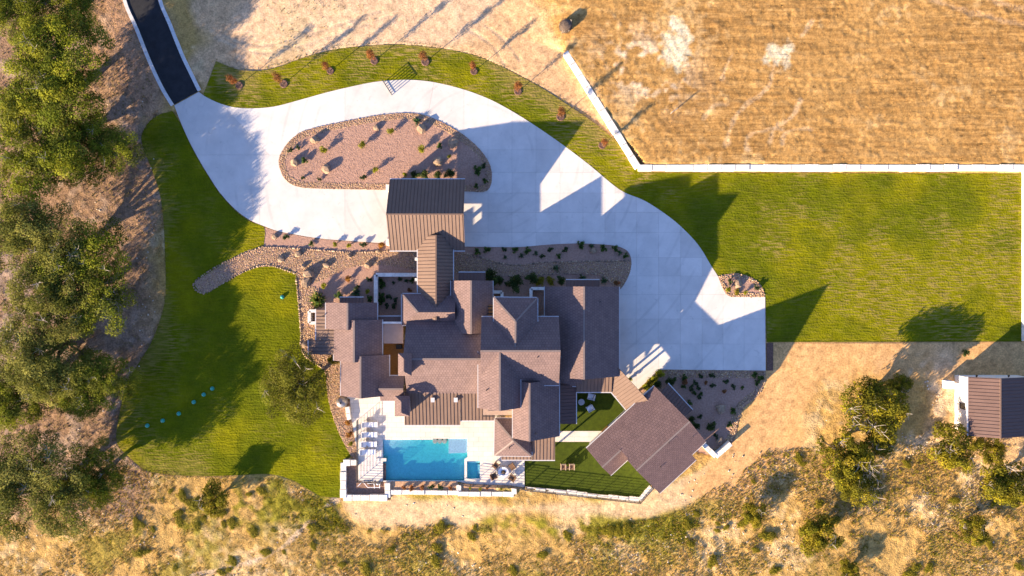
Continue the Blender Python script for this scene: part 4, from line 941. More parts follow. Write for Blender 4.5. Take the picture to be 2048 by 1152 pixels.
# ------------------------------------------------------------------ vegetation prototypes
def leaf_mesh(name, centres, radii, per, size, cols, up=.5, flat=.8, fill=.35):
    """leaf-sized faces spread through clumps"""
    cs = np.asarray(centres, float); n = len(cs); per = np.broadcast_to(per, n).astype(int)
    ci = np.repeat(np.arange(n), per); N = len(ci)
    d = RNG.standard_normal((N, 3)); d /= np.linalg.norm(d, axis=1)[:, None]
    d[:, 2] = np.where(RNG.random(N) < .65, np.abs(d[:, 2]), d[:, 2])
    r = np.asarray(radii)[ci] * (1 - fill * RNG.random(N) ** 1.5) * (1 + .25 * RNG.standard_normal(N) * .6)
    c = cs[ci] + d * r[:, None] * np.array([1, 1, flat])
    nn = d * .8 + RNG.standard_normal((N, 3)) * .5 + np.array([0, 0, up]); nn /= np.linalg.norm(nn, axis=1)[:, None]
    t = np.cross(nn, RNG.standard_normal((N, 3))); t /= np.linalg.norm(t, axis=1)[:, None]; b = np.cross(nn, t)
    s = RNG.uniform(size[0], size[1], N)[:, None]
    V = np.stack([c - t * s, c + b * s * .55 - nn * s * .1, c + t * s, c - b * s * .55 - nn * s * .1], 1).reshape(-1, 3)
    F = np.arange(4 * N).reshape(N, 4)
    cols = np.asarray(cols); pick = (cols[RNG.integers(0, len(cols), n)] * RNG.uniform(.6, 1.2, (n, 1)))[ci] * (1 + RNG.uniform(-.28, .28, (N, 1)))
    me = fast_mesh(name, V, F, np.repeat(np.clip(pick, .005, .9), 4, axis=0)); me.materials.append(MATS['leaf']); return me
OAK = [(.20, .215, .014), (.14, .165, .012), (.25, .25, .016), (.17, .18, .02), (.105, .125, .012)]
def limb_pts(a, b, sag=.2, n=4):
    a, b = Vector(a), Vector(b); L = (b - a).length
    return [a.lerp(b, i / n) + Vector((random.uniform(-1, 1), random.uniform(-1, 1), random.uniform(-.4, 1))) * L * .06 * (0 < i < n) + Vector((0, 0, sag * L * .3 * math.sin(math.pi * i / n))) for i in range(n + 1)]
def oak_proto(seed, R, Ht, nb, per, size=(.10, .19), cols=OAK, clump=(.7, 1.35), flat=.75, twigs=10, gap=1.0):
    random.seed(seed); cs = []; rs = []
    tries = 0
    lobes = [(random.uniform(.25, .62) * R, random.uniform(0, 6.28), random.uniform(.38, .55) * R, random.uniform(.55, .95)) for _ in range(9)]
    while len(cs) < nb and tries < 9000:
        tries += 1; lr, la, lw, lh = random.choice(lobes); a = random.uniform(0, 6.28); r = lw * random.random() ** .5
        x, y = lr * math.cos(la) + r * math.cos(a), lr * math.sin(la) + r * math.sin(a)
        dome = math.sqrt(max(0, 1 - (r / lw) ** 2)); z = Ht * (.42 + .55 * lh * (.35 + .65 * dome) * random.uniform(.75, 1.0))
        rr = random.uniform(*clump)
        if any((x - c[0]) ** 2 + (y - c[1]) ** 2 + (z - c[2]) ** 2 < (gap * .75 * (rr + q) / 2) ** 2 for c, q in zip(cs, rs)): continue
        cs.append((x, y, z)); rs.append(rr)
    crown = leaf_mesh('crown', cs, rs, [int(per * (r / clump[1]) ** 2) + 20 for r in rs], size, cols)
    tb = MB(); fork = Vector((random.uniform(-.3, .3), random.uniform(-.3, .3), Ht * .25)); tr = .05 * R + .05
    tb.tube([(0, 0, -.3), (0, 0, .1), fork * .6 + Vector((.05, 0, 0)), fork], [tr * 1.7, tr * 1.25, tr, tr * .9], 8)
    order = sorted(range(len(cs)), key=lambda i: -math.hypot(cs[i][0], cs[i][1])); main = random.sample(order, min(11, len(order)))
    bm = MB()
    for i in main:
        bm.tube(limb_pts(fork * .95, cs[i], .15, 5), [tr * .6 * (1 - .85 * k / 5) for k in range(6)], 5)
    for i in random.sample(order, min(26, len(order))):
        j = min(main, key=lambda m: sum((cs[i][k] - cs[m][k]) ** 2 for k in range(3)))
        if i == j: continue
        a = fork.lerp(Vector(cs[j]), .6); bm.tube(limb_pts(a, cs[i], .05, 3), [tr * .25, tr * .18, tr * .1, tr * .04], 4)
    parts = [('trunk', tb.mesh('trunk', 'bark'), []), ('branches', bm.mesh('branches', 'bark'), []), ('crown', crown, [])]
    if twigs:
        tw = MB()
        for _ in range(twigs):
            c = Vector(random.choice(cs)) + Vector((0, 0, .5))
            for _ in range(5):
                e = c + Vector((random.uniform(-1, 1), random.uniform(-1, 1), random.uniform(.1, .8))).normalized() * random.uniform(.5, 1.2); tw.tube([c, c.lerp(e, .5) + Vector((random.uniform(-.1, .1), random.uniform(-.1, .1), 0)), e], [.03, .02, .01], 3)
        parts.append(('dead_twigs', tw.mesh('dead_twigs', 'bark_pale'), []))
    return parts
random.seed(3)
O = [oak_proto(21, 7.9, 8.6, 138, 560, (.075, .145), twigs=8, gap=1.0), oak_proto(22, 7.6, 8.2, 132, 560, (.075, .145), gap=1.0, cols=[(.22, .21, .035), (.175, .175, .022), (.25, .235, .045), (.13, .135, .022)], twigs=14), oak_proto(23, 6.6, 7.6, 104, 540, (.075, .145), twigs=8, gap=1.0)]
BR = [(.25, .21, .010), (.19, .17, .010), (.28, .22, .016), (.14, .13, .010)]
B = [oak_proto(31, 3.6, 4.0, 60, 230, (.08, .15), BR, (.45, .85), twigs=8), oak_proto(32, 2.6, 3.0, 42, 230, (.08, .14), BR, (.4, .75), twigs=2), oak_proto(33, 3.4, 3.6, 44, 190, (.08, .15), BR, (.45, .8), twigs=4)]
SPARSE = oak_proto(41, 4.6, 4.6, 80, 420, (.05, .105), [(.15, .15, .015), (.115, .11, .015), (.19, .18, .02)], (.6, 1.0), twigs=8)

def oak(proto, px, py, sc, rz, label, group='oaks of the wood on the left', name='oak_tree', cat='tree', hc=5.0):
    p = P(px, py, hc * sc); return spawn(proto, name, label, cat, (p.x, p.y, 0), rz, sc, group)
oak(O[0], 105, 150, 1.0, .3, 'large dark green oak in the upper left corner beside the asphalt road')
oak(O[2], 70, 295, .98, 2.1, 'oak behind the upper left corner oak, touching the left edge above the clearing')
oak(O[2], 190, 300, .72, 4.0, 'smaller oak nearest the dirt strip below the end of the asphalt road')
oak(O[1], 75, 520, .92, 1.0, 'olive green oak at the left edge level with the driveway canopy')
oak(O[2], 175, 560, .95, 5.2, 'dark oak left of the west lawn level with the rock stream')
oak(O[1], 110, 690, .86, 3.6, 'broad olive oak at the left level with the villa roofs')
oak(O[0], 190, 770, .66, 2.7, 'yellow-green oak leaning over the west lawn above the teal domes')
oak(O[2], 30, 780, .75, .6, 'oak crown cut by the left edge below the middle')
oak(O[1], 75, 985, .95, 2.0, 'dusty olive oak in the lower left corner')
oak(O[2], 185, 950, .62, 1.3, 'dark thin oak below the west lawn in the lower left')
oak(O[0], 30, 5, .62, 4.4, 'oak crown cut by the top left corner of the picture')
oak(O[2], 135, -5, .6, 3.0, 'dark oak crown cut by the top edge left of the road')
oak(SPARSE, 598, 775, 1.0, .5, 'thin see-through tree on the west lawn beside the villa', None, 'lawn_tree', hc=3.0)
BG = 'scrub trees below and right of the house'
for pr_, x, y, s, rz, lb in ((B[0], 1742, 815, 1.2, 0, 'sprawling scrub tree between the dirt road and the shed'), (B[2], 1690, 905, 1.15, 1.3, 'yellow-green scrub tree below the tree beside the dirt road'), (B[0], 1715, 960, .95, 2.4, 'scrub tree with dangling lower branches left of the rocky bare patch'), (B[1], 1765, 880, .9, .6, 'dark scrub tree left of the rocky bare patch, level with the shed roof'), (B[1], 1642, 1072, 1.0, 3.0, 'round dense scrub tree standing alone near the bottom right'), (B[1], 1702, 1145, .55, 1.0, 'small scrub tree cut by the bottom edge on the right'), (B[1], 1508, 1030, .62, 4.0, 'small bright green tree in the dry scrub below the guest house'), (B[2], 1925, 905, 1.05, 5.0, 'bright yellow-green tree just below the shed'), (B[0], 2020, 965, 1.0, 3.3, 'scrub tree at the right edge below the shed'), (B[2], 1940, 1058, .72, 2.2, 'low dark scrub tree in the bottom right corner area'), (B[1], 1805, 770, .6, 2.0, 'dry grey-green bush behind the sprawling tree by the dirt road'), (B[2], 1985, 890, .6, 1.0, 'green bush under the right part of the shed roof')):
    oak(pr_, x, y, s, rz, lb, BG, 'scrub_tree', hc=2.6)
oak(B[1], 425, 1000, .85, .4, 'scrub tree at the lower edge of the west lawn', BG, 'scrub_tree', hc=2.0)

# young street trees with red leaves
def sapling_proto(seed, cols):
    random.seed(seed); tb = MB().tube([(0, 0, -.1), (.02, 0, 1.1), (.03, .02, 2.2), (.0, .03, 3.3)], [.05, .042, .03, .012], 6); br = MB(); cs = []
    for k in range(22):
        z = random.uniform(1.0, 2.9); a = random.uniform(0, 6.28); L = random.uniform(.35, .75) * (1.15 - .25 * (z - 1.1)); b = Vector((math.cos(a) * L * .55, math.sin(a) * L * .55, z + L * .9))
        br.tube([(0.02, 0, z), (b.x * .6, b.y * .6, z + L * .4), b], [.016, .011, .005], 4); cs += [tuple(b), tuple(Vector((0, 0, z)).lerp(b, .6))]
    ring = MB().lathe([(.50, .03), (.47, .1), (.40, .12), (.2, .09), (.03, .09)], n=18)
    return [('trunk', tb.mesh('trunk', 'bark'), []), ('branches', br.mesh('branches', 'bark'), []), ('crown', leaf_mesh('crown', cs, [.3] * len(cs), 30, (.03, .065), cols, fill=.9), []), ('mulch_ring', ring.mesh('mulch_ring', 'mulch'), [])]
RED = [(.30, .09, .025), (.22, .09, .03), (.34, .15, .04)]
SAP = [sapling_proto(51, RED), sapling_proto(52, [(.26, .11, .03), (.2, .08, .03)]), sapling_proto(53, RED)]
ORD = ['first', 'second', 'third', 'fourth', 'fifth', 'sixth', 'seventh', 'eighth', 'ninth', 'tenth', 'eleventh', 'twelfth', 'thirteenth', 'fourteenth', 'fifteenth', 'sixteenth', 'seventeenth', 'eighteenth', 'nineteenth', 'twentieth', 'twenty-first', 'twenty-second', 'twenty-third', 'twenty-fourth', 'twenty-fifth', 'twenty-sixth', 'twenty-seventh', 'twenty-eighth', 'twenty-ninth', 'thirtieth']
for i, (x, y) in enumerate([(479, 171), (568, 168), (661, 142), (749, 122), (851, 124), (948, 143), (1036, 183), (1121, 234), (1204, 291)]):
    p = P(x, y); spawn(SAP[i % 3], 'young_tree', 'thin young tree with reddish leaves along the north lawn, %s from the road' % ORD[i], 'tree', (p.x, p.y, .03), i * 1.3, 1.0 + .08 * math.sin(i * 2.1), 'young trees along the north lawn')

def shrub_proto(seed, cols, R=.5, Ht=.6, nb=9, per=55, size=(.04, .085)):
    random.seed(seed); cs = [(random.uniform(-.6, .6) * R, random.uniform(-.6, .6) * R, random.uniform(.3, .9) * Ht) for _ in range(nb)]
    st = MB()
    for c in cs: st.tube([(0, 0, -.05), (c[0] * .5, c[1] * .5, c[2] * .6), c], [.02, .014, .006], 3)
    return [('stems', st.mesh('stems', 'bark'), []), ('foliage', leaf_mesh('foliage', cs, [R * .42] * nb, per, size, cols, fill=.7), [])]
def spiky_proto(seed, col, R=.6, n=40):
    random.seed(seed); V = []; F = []; C = []
    for i in range(n):
        a = random.uniform(0, 6.28); el = random.uniform(.15, 1.4); L = R * random.uniform(.75, 1.1); d = Vector((math.cos(a) * math.cos(el), math.sin(a) * math.cos(el), math.sin(el))); s = Vector((-math.sin(a), math.cos(a), 0)) * .045 * R / .6
        m = d * L * .5 + Vector((0, 0, .05)); k = len(V); V += [-s * .6, s * .6, m + s, d * L + Vector((0, 0, -.1 * L * math.cos(el))), m - s]; F.append((k, k + 1, k + 2, k + 3, k + 4))
        c = [q * random.uniform(.7, 1.3) for q in col]; C += [c] * 5
    me = fast_mesh('blades', [tuple(v) for v in V], F, np.array(C)); me.materials.append(MATS['leaf'])
    st = MB().lathe([(.12 * R, -.05), (.13 * R, .12 * R), (.05 * R, .2 * R)], n=8)
    return [('heart', st.mesh('heart', 'bark'), []), ('blades', me, [])]
SHR = {'yellow': shrub_proto(61, [(.26, .24, .012), (.20, .20, .012)], .55, .75), 'green': shrub_proto(62, [(.07, .12, .02), (.05, .09, .02)], .45, .5), 'dark': shrub_proto(63, [(.045, .07, .025), (.06, .085, .03)], .38, .4, 7, 45), 'big': shrub_proto(64, [(.05, .08, .02), (.08, .10, .02)], .9, 1.2, 18, 70, (.06, .12)), 'red': shrub_proto(65, [(.26, .09, .03), (.30, .14, .05)], .42, .4, 7, 45), 'orange': shrub_proto(66, [(.34, .17, .03), (.26, .10, .02)], .5, .55), 'agave': spiky_proto(67, (.09, .14, .06), .62, 34), 'yucca': spiky_proto(68, (.15, .18, .04), 1.3, 130), 'olive': shrub_proto(69, [(.25, .21, .016), (.19, .17, .014), (.30, .235, .025)], .75, .42, 18, 60, (.04, .09))}
ADJ = {'yellow': 'yellow-green shrub', 'green': 'small green shrub', 'dark': 'tiny dark shrub', 'big': 'large dark green bush', 'red': 'small reddish shrub', 'orange': 'orange-tinted shrub', 'agave': 'blue-green spiky agave', 'yucca': 'tall spiky yucca', 'olive': 'olive shrub'}
def plants(where, group, z, lst):
    kinds = {}
    for it in sorted(lst): kinds.setdefault(it[2], []).append(it)
    for k, its in kinds.items():
        for i, it in enumerate(its):
            x, y = it[:2]; s = it[3] if len(it) > 3 else 1.0; p = P(x, y)
            lab = '%s %s' % (ADJ[k], where) + (', %s from the left' % ORD[i] if len(its) > 1 else '')
            spawn(SHR[k], {'agave': 'agave', 'yucca': 'yucca'}.get(k, 'shrub'), lab, 'plant', (p.x, p.y, z), random.uniform(0, 6.28), s * random.uniform(.9, 1.12), group)
plants('in the island bed', 'plants of the island bed', .09, [(650, 303, 'yellow'), (728, 291, 'yellow', 1.1), (784, 265, 'yellow', 1.1), (843, 301, 'yellow', 1.1), (751, 341, 'yellow'), (610, 321, 'green'), (834, 244, 'agave', 1.1), (880, 292, 'green'), (955, 343, 'green', 1.4), (900, 314, 'yellow', .6), (832, 350, 'big', .6), (852, 351, 'big', .65), (878, 352, 'big', .7), (900, 351, 'big', .7), (811, 349, 'yellow', .7), (583, 301, 'dark'), (598, 296, 'dark', .8), (607, 357, 'dark', .8), (728, 355, 'dark'), (640, 359, 'dark', .7), (968, 333, 'dark'), (970, 362, 'green', .8), (953, 372, 'green', .8), (652, 334, 'green', .7)])
plants('along the driveway right of the canopy', 'plants along the driveway edge', 0, [(955, 503, 'green'), (975, 500, 'green', 1.1), (1009, 499, 'dark'), (1031, 500, 'green'), (1054, 502, 'green', 1.15), (1071, 507, 'agave', .7), (1100, 500, 'dark'), (1130, 499, 'dark', 1.1), (1161, 491, 'green', 1.2), (1183, 493, 'agave', .8), (1206, 496, 'green', 1.3), (1230, 498, 'green'), (1239, 506, 'agave', .8), (1250, 512, 'green', .9), (1010, 515, 'agave', .7), (1042, 512, 'agave', .8), (1084, 513, 'dark'), (1117, 513, 'green', .8)])
plants('before the front windows', 'plants before the front windows', 0, [(984, 552, 'big', 1.15), (996, 563, 'big', .9), (1033, 567, 'big', 1.15), (1063, 558, 'big', .8), (1080, 562, 'olive', .9), (1100, 561, 'olive', .9), (1120, 561, 'big', .7), (1207, 561, 'agave', 1.1), (1112, 537, 'agave'), (1164, 555, 'agave', 1.2), (1233, 567, 'red', 1.2), (1015, 568, 'dark')])
plants('in the strip left of the canopy', 'plants left of the canopy', 0, [(573, 475, 'dark', 1.1), (624, 487, 'green', .9), (672, 488, 'yellow', .8), (698, 491, 'yellow', .85), (728, 489, 'dark', 1.1), (763, 491, 'orange', .9)])
plants('between rock stream and west wing', 'plants by the west wing', 0, [(637, 600, 'yucca'), (697, 558, 'orange'), (648, 572, 'yellow', .9), (712, 586, 'agave', 1.3), (735, 583, 'yellow', .7), (740, 598, 'green', 1.1), (680, 592, 'green', 1.2), (740, 559, 'dark'), (715, 574, 'dark')])
plants('in the walled court by the entry', 'plants of the walled court', 0, [(764, 563, 'green', 1.1), (765, 572, 'green', 1.1), (764, 593, 'green', 1.2), (765, 602, 'green', 1.1), (800, 558, 'agave', .7), (813, 562, 'agave', .7), (825, 561, 'green', .8), (787, 566, 'agave', .6), (819, 581, 'red'), (778, 594, 'dark'), (792, 600, 'dark'), (789, 612, 'dark'), (774, 611, 'dark')])
plants('in the bed beside the guest house', 'plants of the guest house bed', 0, [(1339, 760, 'big', .7), (1367, 755, 'green', .9), (1366, 772, 'green', .9), (1370, 763, 'red', 1.2), (1390, 765, 'dark'), (1401, 752, 'dark'), (1382, 776, 'dark', 1.1), (1396, 775, 'dark', 1.1), (1410, 765, 'red', .9), (1424, 771, 'dark'), (1422, 751, 'dark'), (1451, 762, 'dark'), (1388, 786, 'green', .8), (1402, 787, 'green', .7), (1448, 783, 'red', .9), (1465, 773, 'dark'), (1484, 775, 'green', .7), (1399, 832, 'dark'), (1419, 850, 'big', .75), (1391, 853, 'big', .55), (1383, 838, 'big', .6), (1376, 806, 'green'), (1465, 821, 'green'), (1457, 849, 'green'), (1430, 871, 'dark'), (1508, 749, 'green'), (1520, 756, 'green'), (1512, 766, 'green', .9), (1398, 793, 'dark')])
plants('beside the breezeway planting', 'plants by the breezeway', 0, [(1318, 748, 'yellow', 1.3), (1309, 757, 'yellow', 1.2), (1300, 766, 'olive', 1.1), (1290, 775, 'yellow', 1.0), (1258, 758, 'yellow', .7), (1312, 770, 'big', .7)])
plants('in the planter strip below the pool', 'plants of the pool planters', .2, [(809, 973, 'red'), (825, 974, 'red', 1.1), (844, 973, 'red'), (864, 971, 'dark'), (882, 972, 'dark'), (902, 974, 'red', .9), (940, 975, 'yellow', .5), (960, 976, 'yellow', .5), (975, 975, 'red', .7), (1003, 976, 'yellow', .5)])
plants('in the small corner bed', 'plants of the corner bed', .05, [(1456, 579, 'yellow', .8), (1473, 584, 'olive', .6), (1488, 585, 'yellow', .7), (1512, 575, 'dark'), (1458, 563, 'dark')])
plants('on the rock strip beside the pool deck', 'plants of the rock strip', .02, [(696, 845, 'orange', .8), (700, 868, 'orange', .9), (704, 886, 'yellow', .7), (668, 720, 'olive', 1.0)])
plants('alone on the orange dirt road', None, .0, [(1928, 706, 'big', .55)])
random.seed(77)
TRACK = [(700, 1012), (800, 1020), (950, 1018), (1100, 1016), (1250, 1014), (1340, 995), (1420, 945), (1490, 900), (1550, 830), (1570, 760)]
def off_track(q, r=1.9): return edge_dist(q, W(smooth(TRACK, 4)), False) > r
BUSH = []
for k in range(60):
    for _ in range(40):
        x, y = random.uniform(240, 1500), random.uniform(950, 1150)
        w = math.exp(-((x - 500) / 150) ** 2 - ((y - 1010) / 50) ** 2) + .9 * math.exp(-((y - 1050) / 25) ** 2) * (x > 600) + .12
        if y < 1005 and x > 600: w = .0
        if y < 965 or not off_track(np.array(W([(x, y)])))[0]: w = 0
        if random.random() < w: break
    else: continue
    BUSH.append((x, y, random.uniform(.4, 1.15)))
for k in range(26): BUSH.append((random.uniform(1480, 2040), random.uniform(890, 1150), random.uniform(.4, 1.1)))
ZONES = ((0, 'below the west lawn, far left'), (430, 'below the west lawn, near its right half'), (640, 'on the slope below the pool'), (930, 'on the slope below the turf terrace'), (1230, 'on the slope below the guest house'), (1480, 'among the scrub trees near the bottom'), (1760, 'in the bottom right corner'))
cnt = {}
for x, y, sc_ in sorted(BUSH):
    zn = [n for x0, n in ZONES if x >= x0][-1]; row_ = 'upper' if y < 1060 else 'lower'; cnt[(zn, row_)] = c_ = cnt.get((zn, row_), -1) + 1
    p = P(x, y); spawn(SHR['olive'], 'bush', '%s bush %s, %s row, %s from left' % ('small olive' if sc_ < .65 else 'olive', zn, row_, ORD[c_]), 'bush', (p.x, p.y, 0), random.uniform(0, 6.28), (sc_ * 1.1, sc_ * 1.1, sc_ * .5), 'low wild bushes of the dry slope')

# dry grass and loose stones: nobody could count them
def grass_tufts(name, label, pts, hgt, cols, blades=4, wid=.03):
    n = len(pts); N = n * blades; ci = np.repeat(np.arange(n), blades); a = RNG.uniform(0, 6.28, N); h = RNG.uniform(hgt[0], hgt[1], N); lean = RNG.uniform(.2, .9, N)
    b = np.c_[pts[ci] + RNG.normal(0, .05, (N, 2)), np.zeros(N) + pts_z(pts[ci])]; d = np.c_[np.cos(a), np.sin(a), np.zeros(N)]; s = np.c_[-np.sin(a), np.cos(a), np.zeros(N)] * (wid * RNG.uniform(.6, 1.6, N))[:, None]
    tip = b + d * (h * lean)[:, None] + np.array([0, 0, 1.]) * h[:, None]
    V = np.stack([b - s, b + s, tip], 1).reshape(-1, 3); F = np.arange(3 * N).reshape(N, 3)
    cols = np.asarray(cols); c = cols[RNG.integers(0, len(cols), n)][ci] * RNG.uniform(.7, 1.3, (N, 1))
    o = link(name, fast_mesh(name, V, F, np.repeat(c, 3, axis=0)), 'leaf'); tag(o, label, 'grass', kind='stuff')
def pts_z(p):
    px, py = p[:, 0] * S + 1024, 576 - p[:, 1] * S
    return .78 * field_up(px, py) - .02
bottom = [(-20, 1000), (260, 930), (420, 955), (560, 955), (640, 1000), (780, 1004), (1030, 992), (1270, 1008), (1330, 992), (1480, 900), (1560, 900), (1700, 890), (1860, 890), (2070, 890), (2070, 1170), (-20, 1170)]
q = scatter_in(bottom, 24); q = q[off_track(q) & ((samp(F_MED, q) + .4 * samp(F_SM, q)) > -.9)]
grass_tufts('dry_grass', 'dry straw grass tufts over the slope along the bottom', q, (.07, .2), [(.42, .27, .085), (.36, .23, .065), (.46, .31, .11), (.27, .22, .03), (.22, .19, .02)], 4, .032)
eq = scatter_in([(380, 60), (2060, 60), (2060, 700), (380, 700)], 12, lambda q: edge_dist(q, W(LAWN_N[:58]), False) < .45)
grass_tufts('lawn_fringe', 'ragged grass fringe along the outer edge of the north lawn', eq, (.05, .14), [(.13, .14, .008), (.22, .17, .03), (.28, .2, .06)], 4, .03)
eq = scatter_in([(200, 200), (700, 200), (700, 1010), (200, 1010)], 14, lambda q: edge_dist(q, W(LAWN_W[-62:]), False) < .4)
grass_tufts('lawn_fringe', 'ragged grass fringe along the woodland edge of the west lawn', eq, (.05, .14), [(.12, .13, .008), (.2, .16, .03), (.26, .19, .06)], 4, .03)
gq = scatter_in(bottom, 30); gpx = gq[:, 0] * S + 1024; gpy = 576 - gq[:, 1] * S
gw = np.exp(-((gpx - 500) / 160) ** 2 - ((gpy - 1012) / 50) ** 2) + .9 * np.exp(-((gpy - 1048 - .02 * (gpx - 900)) / 24) ** 2) * (gpx > 620) * (gpx < 1480) + .25 * np.exp(-((gpx - 1700) / 220) ** 2) + .05
gq = gq[off_track(gq)]; gpx = gq[:, 0] * S + 1024; gpy = 576 - gq[:, 1] * S; gw = np.exp(-((gpx - 500) / 160) ** 2 - ((gpy - 1012) / 50) ** 2) + .9 * np.exp(-((gpy - 1050 - .02 * (gpx - 900)) / 24) ** 2) * (gpx > 620) * (gpx < 1480) + .25 * np.exp(-((gpx - 1700) / 220) ** 2) + .05
gq = gq[(RNG.random(len(gq)) < np.clip(gw, 0, 1)) & (samp(F_MED, gq) + .8 * samp(F_SM, gq) > .1)]
grass_tufts('green_weeds', 'yellow-green weeds in patches over the slope along the bottom', gq, (.1, .24), [(.24, .22, .012), (.30, .26, .016), (.19, .18, .012)], 5, .04)
q = scatter_in([(1150, -20), (2070, -20), (2070, 322), (1290, 322), (1160, 140)], 12)
grass_tufts('field_stubble', 'golden stubble of the dry field in the upper right', q, (.04, .13), [(.45, .26, .08), (.38, .21, .065), (.50, .32, .11)], 2, .035)
q = scatter_in([(-20, -20), (230, -20), (330, 220), (280, 280), (325, 480), (300, 690), (230, 880), (280, 950), (-20, 1000)], 4)
grass_tufts('woodland_grass', 'sparse dry grass under the oaks on the left', q, (.1, .26), [(.26, .2, .08), (.2, .16, .06)], 4, .035)
q = scatter_in([(400, -20), (1120, -20), (1130, 90), (990, 110), (800, 80), (600, 105), (430, 110)], 2.0); q = q[samp(F_MED, q) + samp(F_SM, q) > .6]
grass_tufts('sand_weeds', 'thin weeds on the pale bare ground above the drive', q, (.06, .16), [(.34, .25, .1), (.24, .21, .06)], 4, .03)
q = np.concatenate([scatter_in(bottom, .9), scatter_in([(1660, 780), (1880, 760), (1900, 900), (1620, 950)], 2.2), scatter_in([(230, 60), (320, 240), (320, 640), (250, 860), (150, 860), (200, 300)], .5)])
q = q[(samp(F_MED2, q) > .1)]
pebbles('loose_stone', q, (.03, .12), .0, 'pale loose stones strewn over the dry ground', 'stones', cols=np.array([(.46, .38, .28), (.38, .30, .21), (.54, .46, .36)]), flat=.35)

# ------------------------------------------------------------------ boulders
def boulder(x, y, r, label, m='boulder', z=.05, group=None, flat=.65, name='boulder'):
    p = P(x, y); rs = np.random.default_rng(int(x * 7 + y)); V = IV * (1 + rs.uniform(-.22, .28, (12, 1))); me_v = []; f = IF
    mids = {}; V = [tuple(v) for v in V]; F2 = []
    for t in f:
        k = []
        for a, b in ((t[0], t[1]), (t[1], t[2]), (t[2], t[0])):
            e = (min(a, b), max(a, b))
            if e not in mids:
                mm = (np.array(V[a]) + np.array(V[b])) / 2 * (1 + rs.uniform(-.02, .14)); mids[e] = len(V); V.append(tuple(mm))
            k.append(mids[e])
        F2 += [(t[0], k[0], k[2]), (t[1], k[1], k[0]), (t[2], k[2], k[1]), (k[0], k[1], k[2])]
    V = np.array(V) * np.array([r, r * rs.uniform(.7, 1.0), r * flat]); a = rs.uniform(0, 6.28); R = np.array([[math.cos(a), -math.sin(a), 0], [math.sin(a), math.cos(a), 0], [0, 0, 1]])
    V = V @ R.T; V[:, 2] = np.maximum(V[:, 2], -r * flat * .5) + r * flat * .42
    o = link(name, fast_mesh(name, V, F2), m); o.location = (p.x, p.y, z); tag(o, label, 'boulder', group); return o
IG = 'boulders of the island bed'
for x, y, r, lb in ((630, 281, .62, 'pale boulder near the top left of the island bed'), (590, 325, .6, 'rounded boulder at the left end of the island bed'), (654, 339, .65, 'low boulder near the bottom left of the island bed'), (753, 257, .42, 'small boulder at the top middle of the island bed'), (843, 258, .72, 'large tan boulder at the top right of the island bed'), (908, 287, .7, 'pointed boulder at the right side of the island bed'), (876, 324, .6, 'shaded boulder above the canopy roof in the island bed')):
    boulder(x, y, r, lb, 'boulder', .09, IG, .75)
for x, y, r, lb in ((617, 548, .75, 'square pale stone step at the top of the west rock strip'), (613, 564, .7, 'pale stone step below the square one on the west rock strip'), (598, 508, .45, 'boulder in the rock stream near the driveway'), (563, 518, .45, 'boulder in the rock stream at its lawn bend'), (607, 533, .4, 'dark boulder in the rock stream right of the lawn tip'), (653, 530, .42, 'boulder in the middle of the rock stream'), (700, 512, .35, 'small boulder in the rock stream below the gravel strip'), (736, 530, .45, 'boulder in the rock stream left of the entry walkway'), (757, 503, .35, 'small boulder in the rock stream near the canopy column'), (550, 473, .4, 'boulder in the gravel strip at the lawn corner'), (1475, 566, .6, 'tan boulder in the small corner bed'), (1440, 818, .65, 'round boulder in the bed beside the guest house'), (1437, 880, .5, 'boulder by the angled wall at the guest house'), (642, 667, .4, 'boulder beside the metal porch roof on the west rock strip'), (609, 690, .4, 'boulder at the lawn edge of the west rock strip'), (1186, 502, .42, 'grey boulder in the driveway-edge gravel strip'), (1050, 505, .3, 'small boulder in the driveway-edge gravel strip')):
    boulder(x, y, r, lb, 'boulder', .04, 'boulders of the beds')
def edging(label, line, n, z, r=(.08, .15)):
    """a row of boulders marking a bed's edge"""
    w = W(line); q = []
    L = [0]
    for a, b in zip(w[:-1], w[1:]): L.append(L[-1] + math.dist(a, b))
    for i in range(n):
        t = L[-1] * (i + random.uniform(.2, .8)) / n; k = max(j for j in range(len(L) - 1) if L[j] <= t); f = (t - L[k]) / max(L[k + 1] - L[k], 1e-6)
        q.append((w[k][0] + (w[k + 1][0] - w[k][0]) * f, w[k][1] + (w[k + 1][1] - w[k][1]) * f))
    pebbles('edging_stone', np.array(q), r, z, label, 'edging stones', cols=np.array([(.30, .2, .13), (.40, .28, .18), (.2, .14, .1)]), flat=.8)
edging('dark edging stones between gravel strip and rock stream', smooth([(527, 494), (600, 497), (700, 504), (790, 502)], 4), 60, .0)
edging('dark edging stones along the rock stream right of the canopy', smooth([(928, 506), (960, 514), (1000, 526), (1040, 530), (1100, 524), (1262, 521)], 4), 80, .0)
edging('dark edging stones along the lower side of the rock stream', smooth([(990, 550), (1060, 553), (1100, 548), (1195, 549), (1222, 566)], 4), 50, .0)
edging('edging stones around the lawn end of the rock stream', smooth([(592, 548), (545, 532), (505, 536), (440, 570), (408, 587), (388, 566), (450, 524), (527, 492)], 4), 80, .02)
edging('stone edging where the west lawn meets the rock strip', smooth([(592, 548), (597, 600), (602, 660), (606, 705), (648, 738)], 4), 50, .02, (.08, .16))

